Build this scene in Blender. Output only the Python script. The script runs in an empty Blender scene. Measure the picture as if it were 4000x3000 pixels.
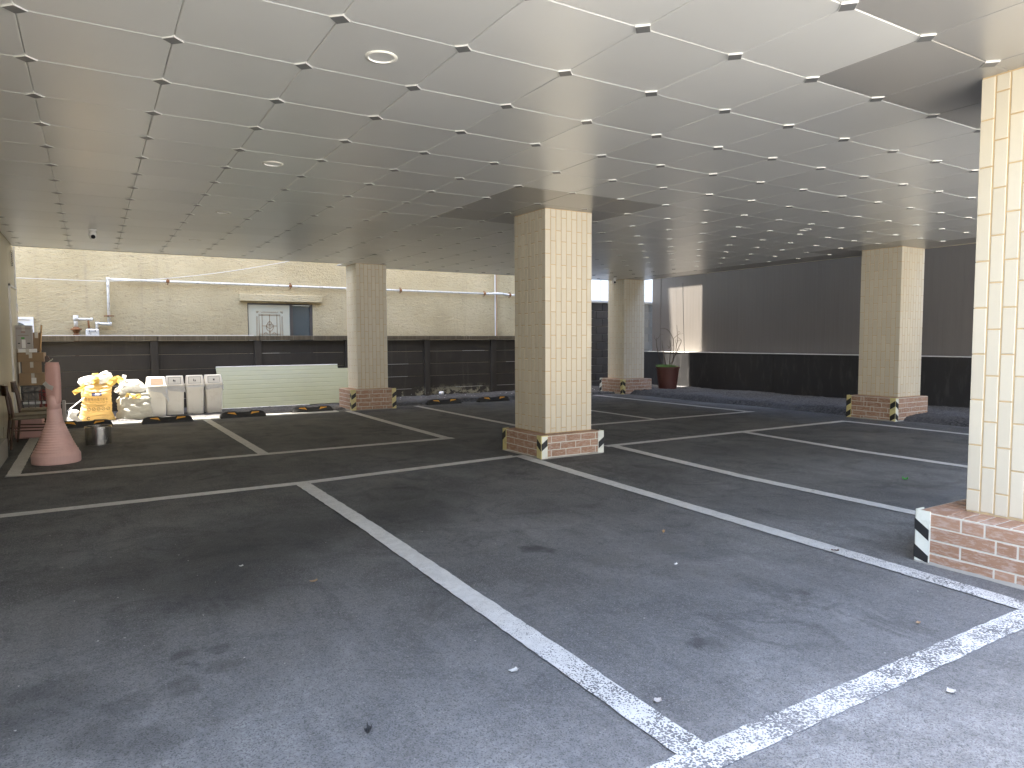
import bpy, math, random
from mathutils import Vector, Matrix, noise
from mathutils.bvhtree import BVHTree
random.seed(7)
R = math.radians
SC = bpy.context.scene
COL = SC.collection

# ------------------------------------------------------------------ camera
cam = bpy.data.cameras.new('camera')
cam.sensor_width = 36.0; cam.lens = 24.36
cam.clip_start = 0.02; cam.clip_end = 600
camo = bpy.data.objects.new('camera', cam); COL.objects.link(camo)
r_ = Vector((0.85537, -0.51799, -0.00431)); u_ = Vector((0.03649, 0.05195, 0.99798)); f_ = Vector((0.51672, 0.85381, -0.06334))
camo.matrix_world = Matrix(((r_.x, u_.x, -f_.x, 0), (r_.y, u_.y, -f_.y, 0), (r_.z, u_.z, -f_.z, 1.26), (0, 0, 0, 1)))
SC.camera = camo

# ------------------------------------------------------------------ world, sun, exposure
w = bpy.data.worlds.new('World'); SC.world = w; w.use_nodes = True
nt = w.node_tree; nt.nodes.clear()
sky = nt.nodes.new('ShaderNodeTexSky'); sky.sky_type = 'NISHITA'; sky.sun_disc = False
sky.sun_elevation = R(73.4); sky.sun_rotation = R(-70.3)
sky.air_density = 1.0; sky.dust_density = 2.2; sky.ozone_density = 1.0
bg = nt.nodes.new('ShaderNodeBackground'); bg.inputs['Strength'].default_value = 0.15
ow = nt.nodes.new('ShaderNodeOutputWorld')
nt.links.new(sky.outputs[0], bg.inputs[0]); nt.links.new(bg.outputs[0], ow.inputs[0])
sun = bpy.data.lights.new('sun', 'SUN'); sun.energy = 5.0; sun.angle = R(0.53); sun.color = (1.0, 0.94, 0.84)
suno = bpy.data.objects.new('sun', sun); COL.objects.link(suno)
suno.rotation_euler = Vector((0.28, -0.10, -1.0)).to_track_quat('-Z', 'Y').to_euler()
suno.location = (-6, 18, 40)
SC.view_settings.view_transform = 'Standard'; SC.view_settings.look = 'None'
SC.view_settings.exposure = 3.2; SC.view_settings.gamma = 1.0
SC.view_settings.use_curve_mapping = False
SC.render.engine = 'CYCLES'
SC.cycles.max_bounces = 12; SC.cycles.diffuse_bounces = 8; SC.cycles.glossy_bounces = 4
SC.cycles.use_denoising = True
SC.cycles.sample_clamp_indirect = 8.0

# ------------------------------------------------------------------ helpers
def mesh(verts, faces, name='m', smooth=False):
    m = bpy.data.meshes.new(name); m.from_pydata(verts, [], faces); m.update()
    if smooth: m.shade_smooth()
    return m

def link(name, data, mat=None, parent=None, loc=(0, 0, 0), rz=0.0, rot=None):
    o = bpy.data.objects.new(name, data); COL.objects.link(o)
    if data is not None and mat is not None and not data.materials: data.materials.append(mat)
    if parent is not None: o.parent = parent
    o.location = loc; o.rotation_euler = rot if rot else (0, 0, rz)
    return o

def tag(o, label=None, cat=None, group=None, kind=None):
    if label: o['label'] = label
    if cat: o['category'] = cat
    if group: o['group'] = group
    if kind: o['kind'] = kind
    return o

def thing(name, label, cat, loc=(0, 0, 0), rz=0.0, group=None):
    return tag(link(name, None, None, None, loc, rz), label, cat, group)

class MB:
    def __init__(s): s.v = []; s.f = []
    def quad(s, a, b, c, d):
        n = len(s.v); s.v += [a, b, c, d]; s.f.append((n, n+1, n+2, n+3)); return s
    def poly(s, pts):
        n = len(s.v); s.v += pts; s.f.append(tuple(range(n, n+len(pts)))); return s
    def box(s, x0, x1, y0, y1, z0, z1):
        n = len(s.v)
        s.v += [(x0,y0,z0),(x1,y0,z0),(x1,y1,z0),(x0,y1,z0),(x0,y0,z1),(x1,y0,z1),(x1,y1,z1),(x0,y1,z1)]
        s.f += [tuple(n+i for i in q) for q in ((0,3,2,1),(4,5,6,7),(0,1,5,4),(1,2,6,5),(2,3,7,6),(3,0,4,7))]
        return s
    def bbox(s, x0, x1, y0, y1, z0, z1, b):
        """box with chamfered edges"""
        if b <= 0: return s.box(x0, x1, y0, y1, z0, z1)
        n = len(s.v); V = []
        for sx in (0, 1):
            for sy in (0, 1):
                for sz in (0, 1):
                    X = (x0, x1)[sx]; Y = (y0, y1)[sy]; Z = (z0, z1)[sz]
                    dx = b if sx == 0 else -b; dy = b if sy == 0 else -b; dz = b if sz == 0 else -b
                    V += [(X, Y+dy, Z+dz), (X+dx, Y, Z+dz), (X+dx, Y+dy, Z)]
        s.v += V
        def i(sx, sy, sz, k): return n + (sx*4+sy*2+sz)*3+k
        F = [(i(0,0,0,0),i(0,0,1,0),i(0,1,1,0),i(0,1,0,0)), (i(1,0,0,0),i(1,1,0,0),i(1,1,1,0),i(1,0,1,0)),
             (i(0,0,0,1),i(1,0,0,1),i(1,0,1,1),i(0,0,1,1)), (i(0,1,0,1),i(0,1,1,1),i(1,1,1,1),i(1,1,0,1)),
             (i(0,0,0,2),i(0,1,0,2),i(1,1,0,2),i(1,0,0,2)), (i(0,0,1,2),i(1,0,1,2),i(1,1,1,2),i(0,1,1,2))]
        for a in (0, 1):
            for c in (0, 1):
                F += [(i(a,c,0,0),i(a,c,0,1),i(a,c,1,1),i(a,c,1,0)), (i(a,0,c,0),i(a,1,c,0),i(a,1,c,2),i(a,0,c,2)),
                      (i(0,a,c,1),i(1,a,c,1),i(1,a,c,2),i(0,a,c,2))]
        for a in (0,1):
            for c in (0,1):
                for d in (0,1): F.append((i(a,c,d,0),i(a,c,d,1),i(a,c,d,2)))
        s.f += F
        return s
    def tube(s, pts, r, n=10, cap=True):
        P = [Vector(p) for p in pts]; rings = []
        rr = r if isinstance(r, (list, tuple)) else [r]*len(P)
        up = Vector((0.013, 0.021, 1)).normalized(); prev = None
        for k, p in enumerate(P):
            t = (P[min(k+1, len(P)-1)] - P[max(k-1, 0)]).normalized()
            if prev is None:
                a = t.cross(up)
                if a.length < .05: a = t.cross(Vector((1, 0, 0)))
                a.normalize()
            else:
                a = (prev - t*prev.dot(t)).normalized()
            prev = a; b = t.cross(a)
            base = len(s.v)
            s.v += [tuple(p + (a*math.cos(2*math.pi*j/n) + b*math.sin(2*math.pi*j/n))*rr[k]) for j in range(n)]
            rings.append(base)
        for q in range(len(rings)-1):
            for j in range(n):
                s.f.append((rings[q]+j, rings[q]+(j+1) % n, rings[q+1]+(j+1) % n, rings[q+1]+j))
        if cap:
            s.f.append(tuple(rings[0]+j for j in range(n))[::-1]); s.f.append(tuple(rings[-1]+j for j in range(n)))
        return s
    def lathe(s, prof, n=32, cx=0, cy=0, cap=True):
        base = len(s.v)
        for (r, z) in prof:
            s.v += [(cx+r*math.cos(2*math.pi*j/n), cy+r*math.sin(2*math.pi*j/n), z) for j in range(n)]
        for k in range(len(prof)-1):
            for j in range(n):
                s.f.append((base+k*n+j, base+k*n+(j+1) % n, base+(k+1)*n+(j+1) % n, base+(k+1)*n+j))
        if cap:
            s.f.append(tuple(base+j for j in range(n))[::-1]); s.f.append(tuple(base+(len(prof)-1)*n+j for j in range(n)))
        return s
    def build(s, name, mat, parent=None, loc=(0, 0, 0), rz=0.0, smooth=False, rot=None):
        return link(name, mesh(s.v, s.f, name, smooth), mat, parent, loc, rz, rot)

# ------------------------------------------------------------------ materials
def newmat(name):
    m = bpy.data.materials.new(name); m.use_nodes = True
    t = m.node_tree; t.nodes.clear()
    return m, t
class NT:
    def __init__(s, t): s.t = t
    def n(s, typ, **kw):
        x = s.t.nodes.new('ShaderNode'+typ)
        for k, v in kw.items(): setattr(x, k, v)
        return x
    def l(s, a, b): s.t.links.new(a, b)
    def val(s, inp, v):
        if hasattr(v, 'links') or hasattr(v, 'is_linked'): s.l(v, inp)
        else:
            if isinstance(v, tuple) and len(v) == 3 and inp.type == 'RGBA': v = (*v, 1)
            inp.default_value = v
    def pos(s, scale=(1, 1, 1), obj=False):
        if obj: o = s.n('TexCoord').outputs['Object']
        else: o = s.n('NewGeometry').outputs['Position']
        m = s.n('Mapping'); m.inputs['Scale'].default_value = scale; s.l(o, m.inputs[0]); return m.outputs[0]
    def noise(s, vec, scale, detail=4, rough=.55, dist=0):
        x = s.n('TexNoise'); s.l(vec, x.inputs['Vector']); x.inputs['Scale'].default_value = scale
        x.inputs['Detail'].default_value = detail; x.inputs['Roughness'].default_value = rough; x.inputs['Distortion'].default_value = dist
        return x.outputs['Fac']
    def vor(s, vec, scale, feature='F1', out='Distance', rnd=1):
        x = s.n('TexVoronoi', feature=feature); s.l(vec, x.inputs['Vector']); x.inputs['Scale'].default_value = scale
        x.inputs['Randomness'].default_value = rnd
        return x.outputs[out]
    def ramp(s, f, a, b, lo=0., hi=1.):
        x = s.n('MapRange'); x.interpolation_type = 'SMOOTHSTEP'; s.l(f, x.inputs[0])
        for i, v in zip((1, 2, 3, 4), (a, b, lo, hi)): s.val(x.inputs[i], v)
        return x.outputs[0]
    def mix(s, f, a, b, mode='MIX'):
        x = s.n('Mix', data_type='RGBA', blend_type=mode)
        s.val(x.inputs[0], f); s.val(x.inputs[6], a); s.val(x.inputs[7], b); return x.outputs[2]
    def math(s, op, a, b=0., clamp=False):
        x = s.n('Math', operation=op, use_clamp=clamp); s.val(x.inputs[0], a); s.val(x.inputs[1], b); return x.outputs[0]
    def bump(s, h, strength=.3, dist=.01, normal=None):
        x = s.n('Bump'); s.l(h, x.inputs['Height']); x.inputs['Strength'].default_value = strength; x.inputs['Distance'].default_value = dist
        if normal is not None: s.l(normal, x.inputs['Normal'])
        return x.outputs[0]
    def bsdf(s, col, rough=.6, metal=0., spec=.5, normal=None, **kw):
        x = s.n('BsdfPrincipled'); s.val(x.inputs['Base Color'], col); s.val(x.inputs['Roughness'], rough)
        s.val(x.inputs['Metallic'], metal); s.val(x.inputs['Specular IOR Level'], spec)
        for k, v in kw.items(): s.val(x.inputs[k], v)
        if normal is not None: s.l(normal, x.inputs['Normal'])
        return x.outputs[0]
    def out(s, sh):
        o = s.n('OutputMaterial'); s.l(sh, o.inputs[0])

def simple(name, col, rough=.6, metal=0., spec=.5, var=.12, nscale=6., bump=.0, bscale=60., dirt=None, obj_random=0.0, stretch=(1, 1, 1)):
    m, t = newmat(name); n = NT(t)
    p = n.pos(stretch)
    f = n.noise(p, nscale, 5, .6)
    c = n.mix(f, tuple(x*(1-var) for x in col), tuple(min(1, x*(1+var)) for x in col))
    if dirt:
        dcol, amt, dsc = dirt
        d = n.ramp(n.noise(p, dsc, 6, .65), .5, .75, 0, amt)
        c = n.mix(d, c, dcol)
    if obj_random:
        oi = n.n('ObjectInfo').outputs['Random']
        c = n.mix(1.0, c, n.mix(oi, (1-obj_random,)*3, (1+obj_random*.6,)*3), 'MULTIPLY')
    nm = n.bump(n.noise(p, bscale, 4, .6), bump, .004) if bump else None
    r = n.ramp(f, .2, .8, max(.02, rough-.08), min(1, rough+.08))
    n.out(n.bsdf(c, r, metal, spec, nm))
    return m

def asphalt_shader(n, base=(.104, .1045, .103), rough_edges=False, grey=1.0):
    p = n.pos()
    big = n.noise(p, .55, 5, .6, .6); med = n.noise(p, 2.3, 6, .65, .8); fine = n.noise(p, 260, 2, .6)
    grain = n.vor(p, 200); cellc = n.n('TexVoronoi'); n.l(p, cellc.inputs['Vector']); cellc.inputs['Scale'].default_value = 230
    c1 = n.mix(n.ramp(big, .32, .68), tuple(x*.58*grey for x in base), tuple(x*1.2*grey for x in base))
    c1 = n.mix(n.ramp(med, .47, .68, 0, .65), c1, tuple(x*.5*grey for x in base))
    sy = n.n('SeparateXYZ'); n.l(p, sy.inputs[0])   # light falloff from the open entrance, painted in as paler asphalt
    entry_light = n.ramp(n.math('ADD', sy.outputs[1], n.math('MULTIPLY', n.noise(p, .9, 3), 1.6)), 6.4, 1.3, 0, 1)
    c1 = n.mix(1.0, c1, n.mix(entry_light, (1, 1, 1), (2.45, 2.45, 2.45)), 'MULTIPLY')
    # pale dusty patches
    dust = n.ramp(n.noise(n.pos((1, 1.3, 1)), 1.3, 7, .72, 1.2), .50, .78, 0, .5)
    c1 = n.mix(dust, c1, (.105, .098, .088))
    c1 = n.mix(1.0, c1, n.mix(n.ramp(n.noise(p, 30, 6, .75), .3, .7), (.80, .80, .80), (1.2, 1.2, 1.2)), 'MULTIPLY')
    streak = n.noise(n.pos((5, .5, 1)), 1.5, 5, .7)   # tyre scuffs run along the bays
    c1 = n.mix(1.0, c1, n.mix(n.ramp(streak, .4, .7), (1.05, 1.05, 1.05), (.80, .80, .81)), 'MULTIPLY')
    # aggregate stones
    sep = n.n('SeparateColor'); n.l(cellc.outputs['Color'], sep.inputs[0])
    c1 = n.mix(n.ramp(sep.outputs[0], .60, .95, 0, .8), c1, tuple(x*1.9*grey for x in base))
    c1 = n.mix(n.ramp(sep.outputs[1], .6, .95, 0, .7), c1, tuple(x*.62*grey for x in base))
    v2 = n.n('TexVoronoi'); n.l(p, v2.inputs['Vector']); v2.inputs['Scale'].default_value = 85
    s2 = n.n('SeparateColor'); n.l(v2.outputs['Color'], s2.inputs[0])
    speck = n.math('MULTIPLY', n.ramp(s2.outputs[0], .90, .91), n.ramp(v2.outputs['Distance'], .30, .22))
    c1 = n.mix(n.math('MULTIPLY', speck, .75), c1, (.30, .29, .27))
    # old oil drips and tyre-scuffed rings where they lie on the floor
    spots = [(.27, 3.03, .055, -.5), (.40, 2.98, .045, -.4), (.30, 2.93, .03, -.4), (2.24, 3.46, .07, -.7), (2.30, 3.36, .05, -.6), (2.11, 2.0, .06, -.6),
             (2.96, 3.03, .11, .5), (2.46, 3.03, .12, .35), (2.75, 2.72, .15, .25), (6.0, 3.2, .16, .35), (1.9, 4.6, .4, -.4), (1.0, 4.6, .6, -.5), (0.4, 4.2, .55, -.45), (.55, 3.7, .3, -.4), (.12, 2.38, .10, -.35), (-.03, 2.52, .11, -.35), (.06, 2.68, .09, -.35), (.22, 2.74, .07, -.35), (.38, 2.82, .06, -.35), (-.2, 2.85, .22, -.35), (2.3, 5.3, .5, -.35), (2.9, 4.2, .35, -.25)]
    warp = n.n('TexNoise'); n.l(p, warp.inputs['Vector']); warp.inputs['Scale'].default_value = 9; warp.inputs['Detail'].default_value = 4
    va = n.n('VectorMath', operation='SCALE'); n.l(warp.outputs['Color'], va.inputs[0]); va.inputs['Scale'].default_value = .2
    vb = n.n('VectorMath', operation='ADD'); n.l(p, vb.inputs[0]); n.l(va.outputs[0], vb.inputs[1])
    for (x, y, r, a) in spots:
        d = n.n('VectorMath', operation='DISTANCE'); n.l(vb.outputs[0], d.inputs[0]); d.inputs[1].default_value = (x+.1, y+.1, .1)
        msk = n.ramp(d.outputs['Value'], r*1.5, r*.4, 0, abs(a))
        c1 = n.mix(msk, c1, (.014, .014, .015) if a < 0 else (.12, .115, .105))
    # a branching drip trail at the near left
    tr = n.math('ABSOLUTE', n.math('SUBTRACT', n.noise(p, 1.5, 5, .6, 1.5), .5))
    trm = n.math('MULTIPLY', n.ramp(tr, .07, .0, 0, .3), n.ramp(n.noise(p, .8, 2), .5, .62))
    c1 = n.mix(trm, c1, (.018, .018, .019))
    h = n.math('ADD', n.math('MULTIPLY', grain, .8), n.math('MULTIPLY', fine, .5))
    nm = n.bump(h, .75, .006)
    rg = n.ramp(med, .3, .7, .62, .82)
    return n.bsdf(c1, rg, 0, .42, nm), c1, nm

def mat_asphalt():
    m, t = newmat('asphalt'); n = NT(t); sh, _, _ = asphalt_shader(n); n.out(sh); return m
def mat_asphalt_rough():
    m, t = newmat('coarse_asphalt'); n = NT(t)
    p = n.pos(); g = n.noise(p, 28, 6, .75); v = n.vor(p, 45)
    c = n.mix(n.ramp(g, .38, .66), (.024, .023, .022), (.112, .106, .098))
    c = n.mix(n.ramp(n.noise(p, 1.3, 4), .4, .75, 0, .5), c, (.10, .10, .105))
    nm = n.bump(n.math('ADD', g, v), 1.0, .02)
    n.out(n.bsdf(c, .8, 0, .35, nm)); return m
def mat_paint():
    m, t = newmat('line_paint'); n = NT(t)
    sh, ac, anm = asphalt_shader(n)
    p = n.pos()
    va = n.vor(p, 115); vb = n.vor(p, 52)
    sepp = n.n('SeparateXYZ'); n.l(p, sepp.inputs[0])
    near = n.ramp(sepp.outputs[1], 3.2, 1.0)               # the strip by the entrance is the most driven over
    patch = n.noise(p, 5, 3, .6)
    thr = n.math('ADD', n.math('MULTIPLY', n.math('ADD', near, .25), n.ramp(patch, .3, .65, .14, .33)), .02)
    pitA = n.math('LESS_THAN', va, n.math('MULTIPLY', thr, 1.5))
    pitB = n.math('LESS_THAN', vb, n.math('MULTIPLY', thr, 1.05))
    w1 = n.ramp(n.noise(p, 70, 4, .75), .60, .66); w2 = n.ramp(n.noise(p, 3, 3), .50, .65)
    hole = n.math('MAXIMUM', n.math('MAXIMUM', pitA, pitB), n.math('MULTIPLY', w1, w2))
    col = n.mix(n.ramp(n.noise(p, 16, 6, .7), .3, .7), (.50, .495, .47), (.61, .605, .58))
    col = n.mix(n.ramp(n.noise(p, 1.1, 3), .55, .75, 0, .35), col, (.33, .315, .28))
    nm = n.bump(n.math('ADD', n.noise(p, 200, 2), n.math('MULTIPLY', va, .7)), .35, .004)
    ps = n.bsdf(col, .6, 0, .4, nm)
    ms = n.n('MixShader'); n.l(hole, ms.inputs[0]); n.l(ps, ms.inputs[1]); n.l(sh, ms.inputs[2])
    n.out(ms.outputs[0]); return m

def mat_ceiling(name, col, rough=.30, metal=.55):
    m, t = newmat(name); n = NT(t)
    p = n.pos(); oi = n.n('ObjectInfo').outputs['Random']
    c = n.mix(n.noise(p, 1.2, 4), tuple(x*.95 for x in col), tuple(x*1.04 for x in col))
    c = n.mix(1.0, c, n.mix(oi, (.955,)*3, (1.03,)*3), 'MULTIPLY')
    f = n.noise(p, 420, 2, .5)
    wob = n.noise(p, 1.4, 2, .5)
    nm = n.bump(f, .05, .002); nm2 = n.bump(wob, .10, .02, nm)
    n.out(n.bsdf(c, rough, metal, .5, nm)); return m

def mat_tile():
    m, t = newmat('cream_tile'); n = NT(t)
    p = n.pos(); oi = n.n('ObjectInfo').outputs['Random']
    c = n.mix(oi, (.545, .495, .385), (.59, .54, .425))
    c = n.mix(n.ramp(n.noise(p, 14, 5, .7), .5, .8, 0, .25), c, (.50, .45, .35))
    c = n.mix(n.ramp(n.noise(p, 240, 2), .68, .76, 0, .35), c, (.42, .36, .27))
    nm = n.bump(n.noise(p, 60, 4), .12, .003)
    n.out(n.bsdf(c, .42, 0, .45, nm)); return m
def mat_brick():
    m, t = newmat('brick_tile'); n = NT(t)
    p = n.pos(); oi = n.n('ObjectInfo').outputs['Random']
    c = n.mix(oi, (.30, .17, .105), (.385, .23, .15))
    pl = n.pos((2.2, 2.2, 9))
    c = n.mix(n.ramp(n.noise(pl, 7, 6, .7), .46, .62, 0, .6), c, (.49, .39, .33))
    c = n.mix(n.ramp(n.noise(p, 300, 2), .6, .7, 0, .3), c, (.15, .07, .045))
    nm = n.bump(n.noise(p, 120, 4), .25, .003)
    n.out(n.bsdf(c, .62, 0, .35, nm)); return m

def mat_stucco():
    m, t = newmat('beige_stucco'); n = NT(t)
    p = n.pos((1, 1, 2.2)); ps = n.pos((7, 1, .35))
    base = n.mix(n.ramp(n.noise(n.pos(), .8, 5, .6), .3, .7), (.41, .335, .195), (.50, .415, .255))
    g = n.noise(p, 13, 6, .72, .6)
    base = n.mix(n.ramp(g, .56, .68, 0, .7), base, (.25, .19, .11))
    base = n.mix(n.ramp(n.noise(ps, 1.3, 5, .65), .52, .8, 0, .45), base, (.33, .27, .18))
    h = n.math('ADD', n.noise(p, 9, 6, .72, .6), n.math('MULTIPLY', n.noise(n.pos(), 38, 5, .7), .5))
    n.out(n.bsdf(base, .85, 0, .25, n.bump(h, .8, .03))); return m

def mat_fence():
    m, t = newmat('black_painted_concrete'); n = NT(t)
    p = n.pos()
    c = n.mix(n.noise(p, 3, 5), (.024, .0205, .016), (.048, .041, .032))
    c = n.mix(n.ramp(n.noise(n.pos((5, 1, .4)), 2, 5, .7), .55, .8, 0, .5), c, (.085, .075, .06))
    sp = n.n('SeparateXYZ'); n.l(p, sp.inputs[0])
    low = n.ramp(sp.outputs[2], .30, .10)
    zone = n.math('MULTIPLY', n.ramp(sp.outputs[0], 6.35, 6.6), n.ramp(sp.outputs[0], 8.1, 7.6))
    zone = n.math('MAXIMUM', zone, n.math('MULTIPLY', n.ramp(sp.outputs[0], 5.2, 5.4), n.ramp(n.noise(n.pos((1, 0, .2)), 3, 2), .56, .6)))
    pe = n.math('MULTIPLY', n.math('MULTIPLY', low, n.ramp(n.noise(n.pos((1, 1, 1.4)), 6, 6, .75), .49, .52)), zone)
    c = n.mix(pe, c, (.25, .23, .16))
    chips = n.math('MULTIPLY', n.ramp(n.noise(p, 26, 5, .7), .70, .73), n.ramp(n.noise(p, 1.1, 2), .46, .6))
    c = n.mix(chips, c, (.38, .36, .32))
    n.out(n.bsdf(c, .72, 0, .35, n.bump(n.noise(p, 50, 5, .7), .35, .006))); return m
def mat_coping():
    m, t = newmat('stained_coping'); n = NT(t)
    p = n.pos()
    c = n.mix(n.noise(n.pos((9, 1, .25)), 2.2, 5, .7), (.045, .036, .024), (.15, .12, .078))
    c = n.mix(n.ramp(n.noise(n.pos((14, 1, .3)), 1.6, 4, .7), .52, .7, 0, .6), c, (.20, .17, .12))
    n.out(n.bsdf(c, .85, 0, .25, n.bump(n.noise(p, 40, 5, .7), .4, .008))); return m

def mat_plastic(name, col, trans=.35, rough=.35, alpha=0.0, wr=.5):
    """thin bag film: part of the light passes, part is scattered"""
    m, t = newmat(name); n = NT(t)
    p = n.pos((1, 1, 3)); h = n.noise(p, 22, 6, .75, 1.2)
    c = n.mix(n.ramp(h, .35, .7), tuple(x*.82 for x in col), col)
    nm = n.bump(h, wr, .02)
    b = n.bsdf(c, rough, 0, .55, nm)
    tr = n.n('BsdfTranslucent'); n.val(tr.inputs[0], col); n.l(nm, tr.inputs['Normal'])
    ms = n.n('MixShader'); ms.inputs[0].default_value = trans; n.l(b, ms.inputs[1]); n.l(tr.outputs[0], ms.inputs[2])
    sh = ms.outputs[0]
    if alpha:
        tp = n.n('BsdfTransparent'); m2 = n.n('MixShader'); m2.inputs[0].default_value = alpha
        n.l(sh, m2.inputs[1]); n.l(tp.outputs[0], m2.inputs[2]); sh = m2.outputs[0]
    n.out(sh); return m

M = {}
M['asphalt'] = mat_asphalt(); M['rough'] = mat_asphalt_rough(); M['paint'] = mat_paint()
M['ceil'] = mat_ceiling('ceiling_panel', (.70, .70, .675), .31, .42); M['ceil_dark'] = mat_ceiling('ceiling_panel_dark_reflection', (.42, .41, .39), .30, .5)  # ceil_dark: duller reflection of turned-grain panels put into a darker colour
M['void'] = simple('ceiling_void', (.16, .16, .16), .5)
M['cap'] = simple('grey_cap_metal', (.17, .17, .168), .35, metal=.3, var=.05)
M['tile'] = mat_tile(); M['brick'] = mat_brick()
M['grout'] = simple('ochre_grout', (.50, .375, .215), .85, nscale=20, var=.2)
M['grout_l'] = simple('pale_grout', (.58, .55, .47), .85, nscale=20, var=.15, bump=.3)
M['guard_y'] = simple('faded_yellow_reflective', (.60, .53, .24), .45, nscale=9, dirt=((.30, .27, .16), .6, 14))
M['guard_w'] = simple('pale_reflective', (.70, .71, .62), .45, nscale=9, dirt=((.40, .38, .28), .5, 14))
M['black'] = simple('black_plastic', (.018, .018, .018), .5)
M['rubber'] = simple('black_rubber', (.022, .021, .020), .62, dirt=((.07, .065, .06), .5, 20), bump=.2)
M['orange'] = simple('orange_reflector', (.85, .42, .06), .35, var=.06)
M['stucco'] = mat_stucco(); M['fence'] = mat_fence(); M['coping'] = mat_coping()
M['beige_wall'] = simple('beige_painted_panel', (.47, .425, .31), .48, spec=.5, var=.03, nscale=.6)
M['beige_door'] = simple('beige_door_paint', (.50, .455, .34), .35, var=.05, nscale=2)
M['conc'] = simple('concrete', (.30, .285, .25), .85, var=.2, bump=.3, nscale=4)
M['conc_l'] = simple('bounce_pale_concrete', (.55, .53, .49), .85, var=.12, nscale=.5)
M['block'] = simple('grey_concrete_block', (.25, .245, .23), .9, var=.2, bump=.5, nscale=12, obj_random=.12)
M['block_dark'] = simple('dark_painted_block', (.062, .053, .043), .8, var=.2, bump=.3, nscale=5, obj_random=.15)
M['wall_black'] = simple('black_wall_paint', (.026, .025, .025), .5, var=.25, bump=.15, nscale=2.5, dirt=((.085, .082, .078), .5, 3.2), stretch=(1, 3, .8))
M['wall_panel'] = simple('dark_grey_sheet', (.135, .122, .110), .45, var=.12, nscale=3, stretch=(1, 6, .3), spec=.5)
M['ledge'] = simple('weathered_ledge', (.45, .44, .41), .7, var=.2, nscale=12)
M['white_sheet'] = simple('white_sheet', (.66, .67, .68), .5, var=.03)
M['white'] = simple('white_paint', (.78, .77, .74), .45, var=.04)
M['sash'] = simple('cream_sash_paint', (.47, .45, .34), .5, var=.05)
M['pipe'] = simple('grey_white_pipe_paint', (.66, .65, .60), .45, var=.1, nscale=14, dirt=((.22, .20, .17), .8, 22))
M['rust'] = simple('rust', (.20, .085, .03), .85, var=.4, nscale=40, bump=.3)
M['bin'] = simple('ivory_plastic', (.76, .73, .66), .38, var=.05, nscale=4, dirt=((.45, .40, .32), .3, 7))
M['bin_flap'] = simple('ivory_flap', (.62, .60, .54), .4, var=.05)
M['flap_brown'] = simple('brown_flap', (.30, .225, .165), .45, var=.08)
M['green'] = simple('pale_green_sheet_steel', (.265, .27, .165), .36, var=.05, nscale=2, spec=.55, dirt=((.23, .23, .16), .4, 3))
M['cone'] = simple('haze_pale_red_plastic', (.68, .44, .40), .5, var=.12, nscale=5, dirt=((.54, .34, .30), .5, 8))  # red paled to carry lens haze, cone_dark likewise
M['cone_dark'] = simple('haze_dull_red_plastic', (.57, .34, .30), .5, var=.12, nscale=5)
M['red'] = simple('old_red_plastic', (.26, .035, .03), .45, var=.15)
M['steel'] = simple('stainless_steel', (.55, .54, .52), .22, metal=1.0, var=.06)
M['galv'] = simple('galvanised_steel', (.62, .61, .58), .5, metal=.35, var=.1, nscale=30)
M['carton'] = simple('brown_cardboard', (.33, .225, .13), .85, var=.1, nscale=8, obj_random=.15)
M['carton_g'] = simple('grey_printed_carton', (.40, .37, .34), .8, var=.08)
M['wood_dark'] = simple('dark_varnished_wood', (.075, .038, .022), .45, var=.25, nscale=12, stretch=(1, 1, 4))
M['wood'] = simple('orange_plywood', (.46, .27, .11), .7, var=.12)
M['seat'] = simple('dusty_brown_seat_vinyl', (.16, .13, .085), .6, var=.2)
M['frame_dark'] = simple('dark_window_frame', (.055, .048, .042), .45, var=.1)
M['glass'] = simple('blue_grey_glass', (.075, .09, .09), .12, spec=.8, var=.1, nscale=3)
M['brown_line'] = simple('brown_painted_line', (.20, .10, .035), .6)
M['pot'] = simple('brown_red_plastic_pot', (.10, .032, .022), .5, var=.15, nscale=7)
M['soil'] = simple('soil', (.05, .035, .025), .95, var=.3, nscale=30)
M['grass'] = simple('fresh_green_grass', (.12, .22, .045), .6, var=.4, nscale=60)
M['twig'] = simple('grey_brown_bark', (.085, .06, .045), .85, var=.3, nscale=50)
M['cable'] = simple('dark_cable', (.03, .03, .03), .5)
M['cable_w'] = simple('pale_cable', (.55, .52, .45), .5)
M['ink'] = simple('black_print', (.03, .03, .032), .6)
M['ink_blue'] = simple('navy_print', (.03, .035, .09), .5)
M['ink_brown'] = simple('brown_print', (.16, .09, .05), .6)
M['bag_y'] = mat_plastic('yellow_bag_film', (.92, .73, .38), .5)
M['bag_ty'] = mat_plastic('yellow_tie_film', (.92, .66, .20), .5)
M['bag_w'] = mat_plastic('white_bag_film', (.78, .77, .74), .4, wr=.8)
M['film'] = mat_plastic('clear_liner_film', (.80, .80, .80), .35, .2, alpha=.15)
M['leaf'] = simple('green_leaf', (.06, .30, .05), .5)
M['cap_tone'] = simple('unseen_sun_block_tan', (.42, .36, .27), .8, var=.1, nscale=3)

# ================================================================== SETTING
CZ = 2.657
def struct(name, mb, mat, label=None, smooth=False):
    o = mb.build(name, mat, smooth=smooth); o['kind'] = 'structure'
    if label: o['label'] = label
    return o

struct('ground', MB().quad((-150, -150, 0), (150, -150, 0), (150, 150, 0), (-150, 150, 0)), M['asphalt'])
struct('bounce_pavement', MB().box(-60, 60, -6.5, -1.6, .0, .12), M['conc_l'])  # unseen light paving added to bounce sun under the ceiling
struct('bounce_road', MB().quad((-60, -14, .004), (60, -14, .004), (60, -6.5, .004), (-60, -6.5, .004)), M['conc_l'])  # unseen pale road surface, added for the same bounce

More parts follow.
